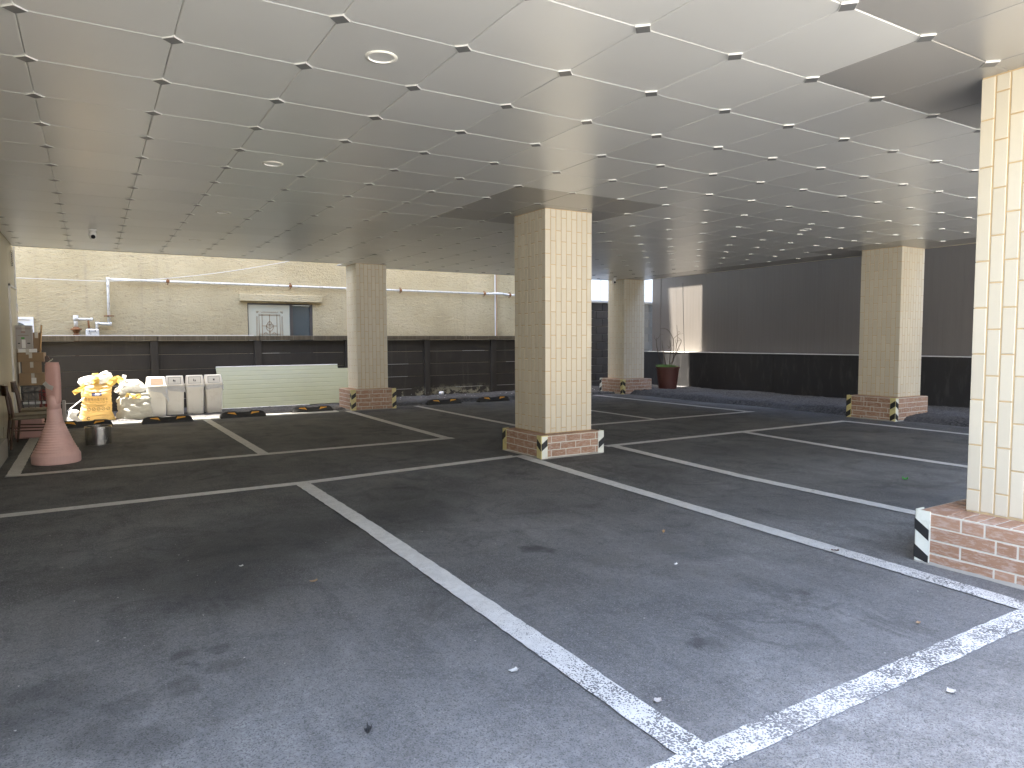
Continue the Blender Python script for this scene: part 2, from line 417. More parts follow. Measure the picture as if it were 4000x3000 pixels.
# painted bay lines
def strip(pts, wd=.12, step=.05, jit=.0035, z=.004):
    V = []; F = []
    L = [Vector(p) for p in pts]
    for a, b in zip(L[:-1], L[1:]):
        d = (b-a); ln = d.length; d.normalize(); nrm = Vector((-d.y, d.x)); k = max(1, int(ln/step))
        s0 = len(V)
        for i in range(k+1):
            c = a + d*ln*i/k
            for sg in (-1, 1):
                q = c + nrm*sg*(wd/2 + random.uniform(-jit, jit)); V.append((q.x, q.y, z))
        for i in range(k):
            s = s0+2*i; F.append((s, s+1, s+3, s+2))
    return V, F
line_group = 'painted parking bay lines'
def pline(name_label, pts, wd=.12, z=.003):
    V, F = strip(pts, wd, z=z)
    up = []
    for f in F: up.append(f[::-1] if True else f)
    o = link('bay_line', mesh(V, up, 'bay_line'), M['paint']); o['kind'] = 'structure'; o['label'] = name_label
    return o
pline('white line along the back of the two nearest bays', [(-.93, 6.16), (1.6, 6.17), (3.88, 6.37)], .125)
pline('white line dividing the two nearest bays', [(1.545, 6.10), (1.56, 4.4), (1.53, 1.47)], .12, .006)
pline('white line across the mouth of the nearest bays', [(-.9, 1.42), (3.74, 1.42)], .115, .003)
pline('white line from the centre pillar to the near right pillar', [(3.69, 1.38), (3.775, 3.1), (3.93, 6.36)], .125, .006)
pline('white line across the heads of the right hand bays', [(5.15, 6.385), (9.83, 6.385)], .115)
pline('nearer white line of the right hand bays', [(5.24, 6.33), (5.05, 4.27), (5.03, 2.8), (5.0, 1.4)], .12, .006)
pline('middle white line of the right hand bays', [(7.5, 6.33), (7.3, 4.6), (7.28, 3.5), (7.25, 1.4)], .12, .006)
pline('far white line of the right hand bays', [(9.77, 6.33), (9.75, 4.7), (9.7, 1.4)], .12, .006)
pline('white line across the mouth of the back left bays', [(-.74, 7.97), (3.95, 8.0)], .13)
pline('white line beside the left wall', [(-.68, 7.93), (-.69, 11.9)], .11, .006)
pline('white line dividing the two back left bays', [(1.60, 7.93), (1.53, 12.2)], .11, .006)
pline('white line in front of the left pillar', [(3.86, 7.95), (3.86, 9.8), (3.88, 12.1)], .12, .006)
pline('white line of the back bays behind the centre pillar', [(5.30, 8.04), (5.28, 12.3)], .11, .006)
pline('white line across the mouth of the back right bays', [(5.25, 8.12), (9.8, 8.1)], .125)
pline('faint white line dividing the back right bays', [(7.54, 8.1), (7.55, 12.3)], .10, .006)
pline('farthest white line beside the coarse asphalt', [(9.69, 8.07), (9.72, 12.45)], .125, .006)

# coarse asphalt banks along the walls
def bank(name, label, x0, x1, y0, y1, h, edge, step=.06, seed=0, soft=.25):
    nx = int((x1-x0)/step)+1; ny = int((y1-y0)/step)+1; V = []; F = []
    for j in range(ny+1):
        for i in range(nx+1):
            x = x0+(x1-x0)*i/nx; y = y0+(y1-y0)*j/ny
            e = edge(x, y)            # distance inside the free edge
            e += .10*noise.noise(Vector((x*1.1, y*1.1, seed))) + .03*noise.noise(Vector((x*6, y*6, seed)))
            k = max(0., min(1., e/soft)); k = k*k*(3-2*k)
            z = -.02 + (h+.02)*k + k*(.035*noise.noise(Vector((x*.9, y*.9, 3+seed))) + .016*noise.noise(Vector((x*7, y*7, seed))) + .014*noise.noise(Vector((x*19, y*19, seed))))
            V.append((x, y, z))
    for j in range(ny):
        for i in range(nx):
            a = j*(nx+1)+i; F.append((a, a+1, a+nx+2, a+nx+1))
    o = link(name, mesh(V, F, name, True), M['rough']); o['kind'] = 'structure'; o['label'] = label
bank('asphalt_bank', 'coarse asphalt bank rising to the right hand wall', 9.9, 12.62, .5, 14.15, .085, lambda x, y: min(x-10.45, 99), seed=1, soft=.28)
bank('asphalt_strip', 'raised dark asphalt strip along the foot of the black fence', 4.75, 10.4, 12.3, 14.16, .05, lambda x, y: y-12.5, seed=5, soft=.05)
bank('asphalt_strip', 'dark ground behind the bins and bags', -1.9, 4.78, 12.25, 14.16, .02, lambda x, y: y-12.42, seed=8, soft=.08)

# ceiling: one panel per cell, clipped corners leave the little square holes at the crossings
X0, Y0, P = -.226, 3.640, .6
BACKL, BACKR, XSTEP = 12.42, 12.88, 4.40
ceil = link('ceiling', None); ceil['kind'] = 'structure'; ceil['label'] = 'silver panelled ceiling over the parking bays'
cb = MB(); cb.box(-.94, XSTEP, 1.2, BACKL, CZ+.022, CZ+.10); cb.box(XSTEP, 11.16, 1.2, BACKR, CZ+.022, CZ+.10)
cb.build('ceiling_backing', M['void'], ceil)
pcache = {}
def panel_mesh(wx, wy, clips, dark):
    key = (round(wx, 3), round(wy, 3), clips, dark)
    if key in pcache: return pcache[key]
    g = .0015; b = .0042; c = .040
    def ring(inset, z):
        x0, x1, y0, y1 = g+inset, wx-g-inset, g+inset, wy-g-inset
        cc = [c if k else .001 for k in clips]        # corners: (0,0),(1,0),(1,1),(0,1)
        k = inset*.41
        q = [max(.001, v-inset*.586) for v in cc]
        return [(x0+q[0], y0, z), (x1-q[1], y0, z), (x1, y0+q[1], z), (x1, y1-q[2], z), (x1-q[2], y1, z), (x0+q[3], y1, z), (x0, y1-q[3], z), (x0, y0+q[0], z)]
    V = ring(b, 0) + ring(.0, b*.8) + ring(.0, .024)
    F = [tuple(range(8))[::-1]]
    for k in range(2):
        for j in range(8):
            a = k*8+j; d = k*8+(j+1) % 8; F.append((a, d, d+8, a+8))
    m = mesh(V, F, 'ceiling_panel'); m.materials.append(M['ceil_dark'] if dark else M['ceil'])
    pcache[key] = m; return m
cells = []
for c in range(-2, 19):
    for r in range(-5, 16):
        x0 = X0+P*c; x1 = x0+P; y0 = Y0+P*r; y1 = y0+P
        k0 = x0 > -.94; k1 = True
        xa = max(x0, -.938); xb = min(x1, 11.155)
        back = BACKL if (x0+x1)/2 < XSTEP else BACKR
        if c == 7: back = BACKR if r > 13 else back
        ya = max(y0, 1.21); yb = min(y1, back)
        if xb-xa < .02 or yb-ya < .02: continue
        l = xa == x0; rr = xb == x1; bt = ya == y0; tp = yb == y1
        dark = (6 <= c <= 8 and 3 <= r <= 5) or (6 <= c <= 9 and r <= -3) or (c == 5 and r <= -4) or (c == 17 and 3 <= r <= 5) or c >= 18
        cells.append((math.hypot((xa+xb)/2, (ya+yb)/2), xa, xb, ya, yb, (l and bt, rr and bt, rr and tp, l and tp), dark))
cells.sort(key=lambda t: t[0])
rest = {}
def in_view(x, y, z):
    d = Vector((x, y, z-1.26)); Z = d.dot(f_)
    if Z < .2: return False
    return abs(d.dot(r_)/Z) < .80 and abs(d.dot(u_)/Z) < .62
seen = [c for c in cells if in_view((c[1]+c[2])/2, (c[3]+c[4])/2, CZ)]; uns = [c for c in cells if c not in seen]
for i, (_, xa, xb, ya, yb, cl, dk) in enumerate(seen[:300]):
    link('ceiling_panel', panel_mesh(xb-xa, yb-ya, cl, dk), None, ceil, (xa, ya, CZ+random.uniform(-.0006, .0006)), rot=(random.uniform(-.0006, .0006), random.uniform(-.0006, .0006), 0))
for dk in (False, True):
    mb = MB()
    for (_, xa, xb, ya, yb, cl, d) in seen[300:]+uns:
        if d != dk: continue
        pm = panel_mesh(xb-xa, yb-ya, cl, d); n0 = len(mb.v)
        mb.v += [(v.co.x+xa, v.co.y+ya, v.co.z+CZ) for v in pm.vertices]; mb.f += [tuple(n0+i for i in p.vertices) for p in pm.polygons]
    if mb.v:
        o = mb.build('ceiling_panels', M['ceil_dark'] if dk else M['ceil'], ceil); o['kind'] = 'stuff'
capm = None; caps = []
for c in range(-1, 19):
    for r in range(-4, 16):
        x = X0+P*c; y = Y0+P*r
        if x < -.88 or x > 11.1 or y < 1.27 or y > (BACKL if x < XSTEP else BACKR)-.05: continue
        if any(a0-.03 < x < a1+.03 and b0-.03 < y < b1+.03 for a0, a1, b0, b1 in ((4.155, 4.775, 6.172, 6.80), (4.163, 4.79, 1.335, 1.965), (4.13, 4.71, 12.26, 12.82), (10.60, 11.22, 12.47, 13.06), (10.565, 11.19, 6.01, 6.66))): continue
        caps.append((math.hypot(x, y)+(0 if in_view(x, y, CZ) else 100), x, y))
caps.sort()
cm = MB(); h_ = .047
top = [(h_, 0), (0, h_), (-h_, 0), (0, -h_)]; i_ = [(a*.95, b_*.95) for a, b_ in top]
cm.v = [(a, b_, .012) for a, b_ in top]+[(a, b_, -.0045) for a, b_ in top]+[(a, b_, -.006) for a, b_ in i_]
for j in range(4):
    k = (j+1) % 4; cm.f += [(j, j+4, k+4, k), (j+4, j+8, k+8, k+4)]
cm.f.append((8, 11, 10, 9)); capmesh = mesh(cm.v, cm.f, 'ceiling_cap'); capmesh.materials.append(M['cap']); capmesh.materials.append(M['ceil'])
for p_ in capmesh.polygons: p_.material_index = 0 if p_.index == len(cm.f)-1 else 1
for (_, x, y) in caps[:300]: link('ceiling_cap', capmesh, None, ceil, (x, y, CZ))
mb = MB()
for (_, x, y) in caps[300:]:
    n0 = len(mb.v); mb.v += [(a+x, b_+y, z+CZ) for a, b_, z in cm.v]; mb.f += [tuple(n0+i for i in f) for f in cm.f]
if mb.v: o = mb.build('ceiling_caps', M['cap'], ceil); o['kind'] = 'stuff'
MB().box(-.94, XSTEP, BACKL, BACKL+.02, CZ-.006, 3.15).box(XSTEP, 11.18, BACKR, BACKR+.02, CZ-.006, 3.15).box(XSTEP-.01, XSTEP+.01, BACKL+.021, BACKR-.001, CZ-.006, 3.15).build('ceiling_trim', M['beige_wall'], ceil)
MB().box(11.158, 11.178, 1.2, BACKR-.001, CZ-.006, 3.15).box(-.94, 11.178, 1.18, 1.198, CZ-.01, 3.15).build('ceiling_trim', M['beige_wall'], ceil)

# recessed downlights in the panels
def downlight(cx, cy, label):
    t = thing('downlight', label, 'ceiling light', (cx, cy, CZ), group='round recessed ceiling lights')
    MB().lathe([(.080, .001), (.079, -.004), (.064, -.005)], 40, cap=False).build('trim_ring', M['bin_flap'], t, smooth=True)
    MB().lathe([(.064, -.005), (.060, .002), (.057, .014)], 40, cap=False).build('reflector', M['white'], t, smooth=True)
    MB().lathe([(.055, .0135), (.001, .0125)], 32, cap=False).build('lens', M['bin_flap'], t)
for (x, y, lb) in [(1.275, 3.34, 'unlit round downlight nearest the camera, biggest in the picture'), (1.275, 5.74, 'unlit round downlight second in the row on the left side of the ceiling'),
                   (1.275, 8.14, 'small unlit downlight third in the row on the left'), (1.275, 10.54, 'tiny unlit downlight farthest along the left row near the beige wall'),
                   (7.875, 5.74, 'unlit downlight in front of the right rear pillar'), (7.875, 8.14, 'unlit downlight near the bright reflection by the potted plant')]:
    downlight(x, y, lb)

def cctv(x, y, label, aim):
    t = thing('security_camera', label, 'security camera', (x, y, CZ), aim)
    MB().lathe([(.05, .0), (.05, -.018), (.035, -.03)], 20).build('base', M['white'], t, smooth=True)
    V = MB().lathe([(.012, -.125), (.032, -.118), (.044, -.09), (.046, -.06), (.036, -.03), (.02, -.02)], 20)
    V.build('housing', M['white'], t, smooth=True)
    MB().tube([(0, -.026, -.085), (0, -.047, -.098)], .024, 16).build('lens', M['black'], t)
cctv(.06, 10.18, 'white dome security camera hanging from the ceiling at the far left', .1)
cctv(10.25, 12.42, 'white security camera at the top of the pillar by the potted plant', -.2)

# own building above: unseen wings shaped to keep sun off foreground and right wall
bl = thing('unseen_parking_storeys', 'unseen storeys above the tiled pillars, shaped to block the sun', 'building', (0, 0, 0))
MB().box(-.93, XSTEP, 1.21, BACKL-.001, CZ+.11, 3.15).box(XSTEP, 11.15, 1.21, BACKR-.001, CZ+.11, 3.15).build('slab', M['conc'], bl)
MB().box(-6, 8.9, 1.21, 5.5, 3.16, 6.6).box(8.95, 11.15, 1.21, BACKR-.001, 3.16, 11.5).build('wall', M['cap_tone'], bl)  # unseen wings, shaped to block the sun

# left hand building wall with its end door
lw = thing('left_wall', 'beige metal faced wall with a door at the left edge', 'wall', (-.94, 0, 0))
MB().box(-5, -.012, 1.3, 12.60, 0, 3.1).build('wall_core', M['beige_wall'], lw)
for k, (ya, yb) in enumerate([(1.3, 3.3), (3.3, 5.3), (5.3, 7.3), (7.3, 8.9), (8.9, 10.28)]):
    MB().bbox(-.012, 0, ya+.006, yb-.006, .24, CZ-.01, .004).build('wall_panel', M['beige_wall'], lw)
MB().bbox(-.012, .0, 10.286, 11.60, .05, CZ-.01, .004).build('wall_panel', M['beige_wall'], lw)
MB().bbox(-.012, .0, 11.61, 12.60, 2.06, CZ-.01, .004).build('wall_panel', M['beige_wall'], lw)
d = MB().bbox(-.012, .012, 11.68, 12.56, .03, 2.02, .004).build('door', M['beige_door'], lw)
MB().box(.012, .03, 12.50, 12.575, 1.70, 1.82).build('hinge', M['galv'], d)
MB().box(-.01, .02, 11.62, 11.66, .02, 2.05).box(-.01, .02, 11.62, 12.57, 2.025, 2.055).build('door_frame', M['galv'], lw)
v = MB().box(.0, .012, 12.12, 12.28, 2.33, 2.55).build('vent', M['beige_door'], lw)
for k in range(8):
    MB().box(.012, .018, 12.13, 12.27, 2.345+k*.025, 2.355+k*.025).build('louvre', M['black'], v)
MB().box(0.001, .02, 12.585, 12.602, 0, CZ).build('corner_trim', M['galv'], lw)
MB().bbox(.002, .11, 1.3, 9.35, -.05, .21, .008).build('plinth', M['conc'], lw)

# ================================================================== PILLARS
tcache = {}
def tile_mesh(wd, ht, mat, th=.008, b=.0022, key=''):
    k = (round(wd, 4), round(ht, 4), mat.name, round(th, 4))
    if k in tcache: return tcache[k]
    # front faces -y at y=-th, back at 0
    V = [(0, 0, 0), (wd, 0, 0), (wd, 0, ht), (0, 0, ht), (0, -th+b, 0), (wd, -th+b, 0), (wd, -th+b, ht), (0, -th+b, ht),
         (b, -th, b), (wd-b, -th, b), (wd-b, -th, ht-b), (b, -th, ht-b)]
    F = [(8, 9, 10, 11)]
    for j in range(4):
        a, c = j, (j+1) % 4
        F += [(a, c, c+4, a+4), (a+4, c+4, c+8, a+8)]
    m = mesh(V, F, 'tile'); m.materials.append(mat); tcache[k] = m; return m

def side_frames(x0, x1, y0, y1):
    """for the four sides: origin, rotation, width; local +x runs along the side, -y points out"""
    return [((x0, y0), 0, x1-x0), ((x1, y0), math.pi/2, y1-y0), ((x1, y1), math.pi, x1-x0), ((x0, y1), -math.pi/2, y1-y0)]

def pillar(label, shaft, base, bh, ncols, guards, seed, style):
    random.seed(seed)
    sx0, sx1, sy0, sy1 = shaft; bx0, bx1, by0, by1 = base
    t = thing('pillar', label, 'pillar', ((sx0+sx1)/2, (sy0+sy1)/2, 0), group='cream tiled pillars on brick bases')
    ox, oy = t.location.x, t.location.y
    th = .008
    MB().box(sx0+th-.005-ox, sx1-th+.005-ox, sy0+th-.005-oy, sy1-th+.005-oy, bh-.03, CZ+.05).build('shaft_core', M['grout'], t)
    g = .0085; per = .2515
    hidden = MB(); nvis = 0
    for si, ((fx, fy), rz, W) in enumerate(side_frames(sx0+th, sx1-th, sy0+th, sy1-th)):
        W2 = W; n = ncols; pw = (W2+2*th)/n; start = -th
        vis = si in (0, 3)
        for c in range(n):
            off = per*(.36 if c % 2 else .89)+random.uniform(-.004, .004)
            zt = CZ-.004; first = True; z = CZ-.004
            while z > bh+.012:
                hgt = off if first else per
                zb = max(bh+.004, z-hgt); first = False
                hh = z-zb-g
                if hh > .012:
                    xs = start+c*pw+g/2; wd = pw-g
                    if c == 0: xs = start+.0005; wd = pw-g/2-.0005
                    if c == n-1: wd = pw-g/2-.0005
                    cs, sn = math.cos(rz), math.sin(rz)
                    px, py = fx+cs*xs - sn*0, fy+sn*xs
                    if vis:
                        o = link('tile', tile_mesh(wd, hh, M['tile']), None, t, (px-ox+random.uniform(-.0005, .0005)*cs, py-oy+random.uniform(-.0005, .0005)*sn, zb+g/2), rz); nvis += 1
                    else:
                        m = tile_mesh(wd, hh, M['tile']); n0 = len(hidden.v)
                        hidden.v += [(px-ox+v.co.x*cs-v.co.y*sn, py-oy+v.co.x*sn+v.co.y*cs, zb+g/2+v.co.z) for v in m.vertices]
                        hidden.f += [tuple(n0+i for i in p.vertices) for p in m.polygons]
                z = zb
    o = hidden.build('tiles', M['tile'], t); o['kind'] = 'stuff'
    # brick-faced base
    bt = .007
    ws = .0045
    MB().box(bx0+bt-ws-ox, bx1-bt+ws-ox, by0+bt-ws-oy, by1-bt+ws-oy, -.05, bh-.004).build('base_core', M['grout_l'], t)
    courses = max(3, round(bh/.0745)); ch = .0745; gb = .009
    for si, ((fx, fy), rz, W) in enumerate(side_frames(bx0+bt, bx1-bt, by0+bt, by1-bt)):
        cs, sn = math.cos(rz), math.sin(rz)
        z = bh-.006; k = 0
        while z > .012:
            zb = max(z-ch, .004); hh = z-zb-gb
            x = -bt; first = True
            seq = style[k % len(style)]; qi = 0
            while x < W+bt-.015 and hh > .012:
                ln = seq[qi % len(seq)]; qi += 1
                xe = min(x+ln, W+bt)
                if W+bt-xe < .02: xe = W+bt
                wd = xe-x-gb
                if x <= -bt+.0001: wd += gb/2; xs = x
                else: xs = x+gb/2
                if xe >= W+bt-.0001: wd = W+bt-xs
                if wd > .012:
                    link('brick', tile_mesh(round(wd, 3), hh, M['brick'], bt, .0018), None, t, (fx+cs*xs-ox, fy+sn*xs-oy, zb+gb/2+random.uniform(-.001, .001)), rz)
                x = xe
            z = zb; k += 1
        # bricks laid flat round the top ledge
        dep = (sy0-by0, bx1-sx1, by1-sy1, sx0-bx0)[si]
        if dep > .03:
            m = tile_mesh(.064, dep-.016, M['brick'], .006, .0015)
            x = .0
            while x+.064 < W+bt:
                lx = x+.006; ly = .006
                o = link('brick', m, None, t, (fx+cs*lx-sn*ly-ox, fy+sn*lx+cs*ly-oy, bh-.0055))
                # the glazed front is turned to face up and the length runs inwards from the edge
                o.rotation_euler = (Matrix.Rotation(rz, 3, 'Z') @ Matrix.Rotation(R(-90), 3, 'X')).to_euler()
                x += .0765
    # grey mortar skirt where the base meets the asphalt
    sk = MB()
    for (fx, fy), rz, W in side_frames(bx0, bx1, by0, by1):
        cs, sn = math.cos(rz), math.sin(rz); N = 24; pts = []
        for i in range(N+1):
            q = W*i/N; o1 = .010+.014*abs(noise.noise(Vector((fx+q*3, fy*2+si, seed)))); zt = .012+.018*abs(noise.noise(Vector((q*5, seed, fx))))
            pts.append(((q, 0, zt), (q, -o1, .0005)))
        def tr(p): return (fx+cs*p[0]-sn*p[1]-ox, fy+sn*p[0]+cs*p[1]-oy, p[2])
        for i in range(N): sk.quad(tr(pts[i][0]), tr(pts[i+1][0]), tr(pts[i+1][1]), tr(pts[i][1]))
    sk.build('mortar_skirt', M['conc'], t)
    # corner guards
    for (ci, up, mats, w1) in guards:
        cx, cy, dx, dy = {'fl': (bx0, by0, 1, 1), 'bl': (bx0, by1, 1, -1), 'fr': (bx1, by0, -1, 1)}[ci]
        gw = .078; e = .007; r = .012
        # outline of the L: outer side rounded
        arc = [(-e+r-r*math.sin(a), -e+r-r*math.cos(a)) for a in [i*math.pi/12 for i in range(7)]]
        outer = [(gw, -e)]+arc+[(-e, gw)]
        inner = [(.0005, gw), (.0005, .0005), (gw, .0005)]
        loop = outer+inner
        H = bh+.004
        b = MB(); n = len(loop)
        b.v = [(cx+dx*p[0]-ox, cy+dy*p[1]-oy, z) for z in (.002, H) for p in loop]
        b.f = [(j, (j+1) % n, n+(j+1) % n, n+j) for j in range(n)] + [tuple(range(n)), tuple(range(n, 2*n))]
        gobj = b.build('corner_guard', M[mats[0]], t)
        # white or yellow facing on the x side and y side
        for side in (0, 1):
            fb = MB(); q = .0006
            def pt(s, z, side=side, q=q):
                return ((cx+dx*s-ox, cy-dy*(e+q)-oy, z) if side == 0 else (cx-dx*(e+q)-ox, cy+dy*s-oy, z))
            if mats[1+side]:
                fb.quad(pt(.004, .004), pt(gw-.004, .004), pt(gw-.004, H-.01), pt(.004, H-.01)); fb.build('facing', M[mats[1+side]], gobj)
            for (za, sh) in up:
                q2 = .0012; sl = .055*w1; s0, s1 = -.004, gw-.004
                sb = MB()
                def p2(s, z, side=side):
                    z = max(.003, min(H-.004, z))
                    return ((cx+dx*s-ox, cy-dy*(e+q2)-oy, z) if side == 0 else (cx-dx*(e+q2)-ox, cy+dy*s-oy, z))
                sb.quad(p2(s0, za), p2(s1, za-sl), p2(s1, za-sl+sh), p2(s0, za+sh))
                sb.build('stripe', M['black'], gobj)
    return t

stA = [[.17, .215, .215, .05, .215, .2], [.065, .055, .215, .215, .215, .1]]
stB = [[.235, .05, .225, .225, .2], [.06, .225, .05, .235, .225], [.17, .22, .06, .22, .2], [.1, .225, .225, .06, .2]]
stC = [[.13, .19, .2, .2, .2], [.05, .2, .2, .2, .2]]
stN = [[.235, .115, .255, .2, .2], [.075, .33, .1, .2, .2], [.235, .34, .2, .2], [.06, .34, .1, .3, .1]]
G = ('guard_y', None, None)
pillar('cream tiled pillar in the middle of the lot with black V marks on its brick base', (4.155, 4.775, 6.172, 6.80), (4.01, 4.84, 6.035, 6.83), .247, 9,
       [('fl', [(.085, .075)], ('guard_y', 'guard_w', None), -1.0), ('bl', [(.11, .08)], ('guard_y', None, None), -1), ('fr', [(.11, .075)], ('guard_w', None, None), 1)], 11, stC)
pillar('large cream tiled pillar cut off by the right edge of the photo', (4.163, 4.79, 1.335, 1.965), (3.96, 4.96, 1.15, 2.125), .292, 9,
       [('bl', [(.025, .075), (.185, .062)], ('guard_w', None, None), 1.0)], 12, stN)
pillar('left rear tiled pillar in front of the pale green sheet', (4.13, 4.71, 12.26, 12.82), (3.96, 4.80, 12.10, 12.84), .372, 8,
       [('fl', [(.03, .075), (.20, .075)], G, -1.0), ('fr', [(.07, .075), (.25, .075)], G, 1)], 13, stA)
pillar('tiled pillar in the far corner beside the potted plant', (10.60, 11.22, 12.47, 13.06), (10.37, 11.25, 12.235, 13.07), .345, 8,
       [('fl', [(.05, .08), (.235, .08)], G, 1.0), ('bl', [(.02, .085), (.20, .085)], ('guard_w', None, None), -1.0)], 14, stB)
pillar('right rear tiled pillar standing before the dark wall', (10.565, 11.19, 6.01, 6.66), (10.34, 11.24, 5.915, 6.70), .354, 9,
       [('fl', [(.05, .085), (.235, .085)], ('guard_y', 'guard_w', None), 1.0), ('bl', [(.0, .085), (.18, .085)], G, -1.0)], 15, stB)
random.seed(21)

# ================================================================== BACK FENCE
fy = 14.15
fn = thing('concrete_fence', 'low black painted concrete plank fence along the back', 'fence', (4.0, fy, 0))
posts = [-2.6, -.82, .97, 2.77, 4.57, 6.36, 8.05]
for k, px in enumerate(posts):
    MB().bbox(px-.065-4, px+.065-4, -.03, .12, 0, 1.275, .006).build('post', M['fence'], fn)
for k in range(len(posts)):
    xa = posts[k]+.066; xb = (posts[k+1]-.066) if k+1 < len(posts) else 9.3
    for j in range(5):
        z0 = .0 if j == 0 else .2+(j-1)*.2745
        z1 = .2+j*.2745-.004 if j < 4 else 1.272
        dy = random.uniform(-.004, .004)
        MB().bbox(xa-4, xb-4, .02+dy, .075+dy, z0, z1, .006).build('plank', M['fence'], fn)
        if random.random() < .75 and 0 < j < 5:
            L = xb-xa; s0 = xa+random.uniform(0, .6)*L; s1 = min(xb, s0+random.uniform(.15, .6)*L)
            MB().box(s0-4, s1-4, .0145+dy, .0195+dy, z0-.004, z0+.003).build('worn_edge', M['ledge'], fn)
for xa, xb in [(-2.7, -.85), (-.846, 1.02), (1.026, 2.80), (2.806, 4.6), (4.606, 6.4), (6.406, 7.2), (7.206, 9.3)]:
    MB().bbox(xa-4, xb-4, -.045, .135, 1.277, 1.362+random.uniform(-.003, .003), .006).build('coping', M['coping'], fn)

MB().box(-1.0-4, 2.7-4, .0, .03, 1.368, 1.378).build('coping_edge', M['white'], fn)
# taller block wall beyond the fence
bw = thing('block_wall', 'tall concrete block wall beyond the fence behind the potted plant', 'wall', (9.31, 14.16, 0))
MB().box(.0, 3.85, .02, .17, 0, 2.2).build('wall_core', M['conc'], bw)
tc = {}
for j in range(11):
    for i in range(11):
        x = i*.40-(.2 if j % 2 else 0); xa = max(0, x); xb = min(3.85, x+.392)
        if xb-xa < .03: continue
        dk = xa < 2.75
        MB().bbox(xa, xb, 0+random.uniform(0, .003), .03, j*.2+.002, j*.2+.192, .005).build('block', M['block_dark'] if dk else M['block'], bw)
MB().bbox(-.01, 3.86, -.03, .2, 2.203, 2.235, .004).build('coping', M['ledge'], bw)
MB().bbox(-.01, 3.86, -.01, .2, 2.24, 2.275, .004).build('flashing', M['white'], bw)

# beige house behind
hs = thing('beige_house', 'beige stucco house wall behind the black fence', 'house', (0, 14.9, 0))
wx0, wx1, wz1 = 2.735, 4.055, 2.04
hw = MB()
hw.box(-10, wx0, 0, .25, 0, 7.5); hw.box(wx1, 8.55, 0, .25, 0, 7.5); hw.box(wx0, wx1, 0, .25, wz1, 7.5); hw.box(wx0, wx1, 0, .25, 0, .6)
hw.build('wall', M['stucco'], hs)
MB().box(8.53, 8.80, .27, 4, 0, 7.5).box(8.553, 9.6, .0, .26, 0, 7.5).build('wall', M['stucco'], hs)
MB().box(-4.6, 4.1, .0, 5, 7.51, 29.5).box(4.11, 8.5, .27, 5, 7.51, 20.2).box(-10, 8.5, .27, 5, 7.2, 7.5).build('unseen_sun_blocks', M['cap_tone'], hs)  # unseen towers, heights and widths set to shade the back gap
MB().bbox(2.577, 4.24, -.10, .0, 2.07, 2.215, .008).build('lintel', M['stucco'], hs)
wn = link('window', None, None, hs, (wx0, .02, 0))
W = wx1-wx0
MB().box(0, W, 0, .05, wz1-.035, wz1-.002).box(W-.06, W-.001, 0, .05, .6, wz1-.036).box(.001, .02, 0, .05, .6, wz1-.036).box(.845, .91, -.005, .05, .6, wz1-.036).build('frame', M['frame_dark'], wn)
MB().box(.021, .84, .012, .03, .6, wz1-.037).build('sash_panel', M['sash'], wn)
MB().quad((.91, .03, .6), (W-.06, .03, .6), (W-.06, .03, wz1-.037), (.91, .03, wz1-.037)).build('pane', M['glass'], wn)
# the brown flower pattern on the white sash
pat = MB()
def pl(pts, r=.0045): pat.tube([(x-wx0, .009, z) for x, z in pts], r, 6)
zb = 1.30
pl([(2.962, zb), (2.962, 1.812), (3.381, 1.808), (3.381, zb)]); pl([(2.962, 1.79), (3.381, 1.786)])
pl([(3.022, 1.81), (3.022, zb)]); pl([(3.318, 1.81), (3.318, zb)]); pl([(3.172, 1.81), (3.172, zb)])
pl([(3.022, 1.574), (3.318, 1.574)]); pl([(2.962, 1.405), (3.381, 1.405)])
def arc(cx, cz, r, a0, a1, n=12, rx=None): return [(cx+(rx or r)*math.cos(a0+(a1-a0)*i/n), cz+r*math.sin(a0+(a1-a0)*i/n)) for i in range(n+1)]
pl(arc(3.172, 1.622, .04, R(-20), R(200))); pl(arc(3.137, 1.575, .036, R(30), R(200))); pl(arc(3.207, 1.575, .036, R(-20), R(150)))
pl(arc(3.172, 1.56, .095, R(180), R(360), 16, .072)); pl([(3.10, 1.565), (3.172, 1.515), (3.244, 1.565)])
pl(arc(3.172, 1.448, .013, 0, R(360)), .003); pl(arc(3.09, 1.405, .03, 0, R(180))); pl(arc(3.258, 1.405, .03, 0, R(180)))
for s in (-1, 1):
    c = 3.172; pl([(c+s*.262, 1.30), (c+s*.262, 1.76), (c+s*.25, 1.775)], .003); pl([(c+s*.242, 1.30), (c+s*.242, 1.765)], .0025)
    pl([(c+s*.235, 1.86), (c+s*.262, 1.835), (c+s*.262, 1.87), (c+s*.215, 1.87), (c+s*.24, 1.845)], .0045)
pl([(3.0, 1.868), (3.01, 1.845), (3.33, 1.845), (3.34, 1.868)], .003); pl([(3.03, 1.862), (3.31, 1.862)], .0025)
pat.build('flower_pattern', M['brown_line'], wn)
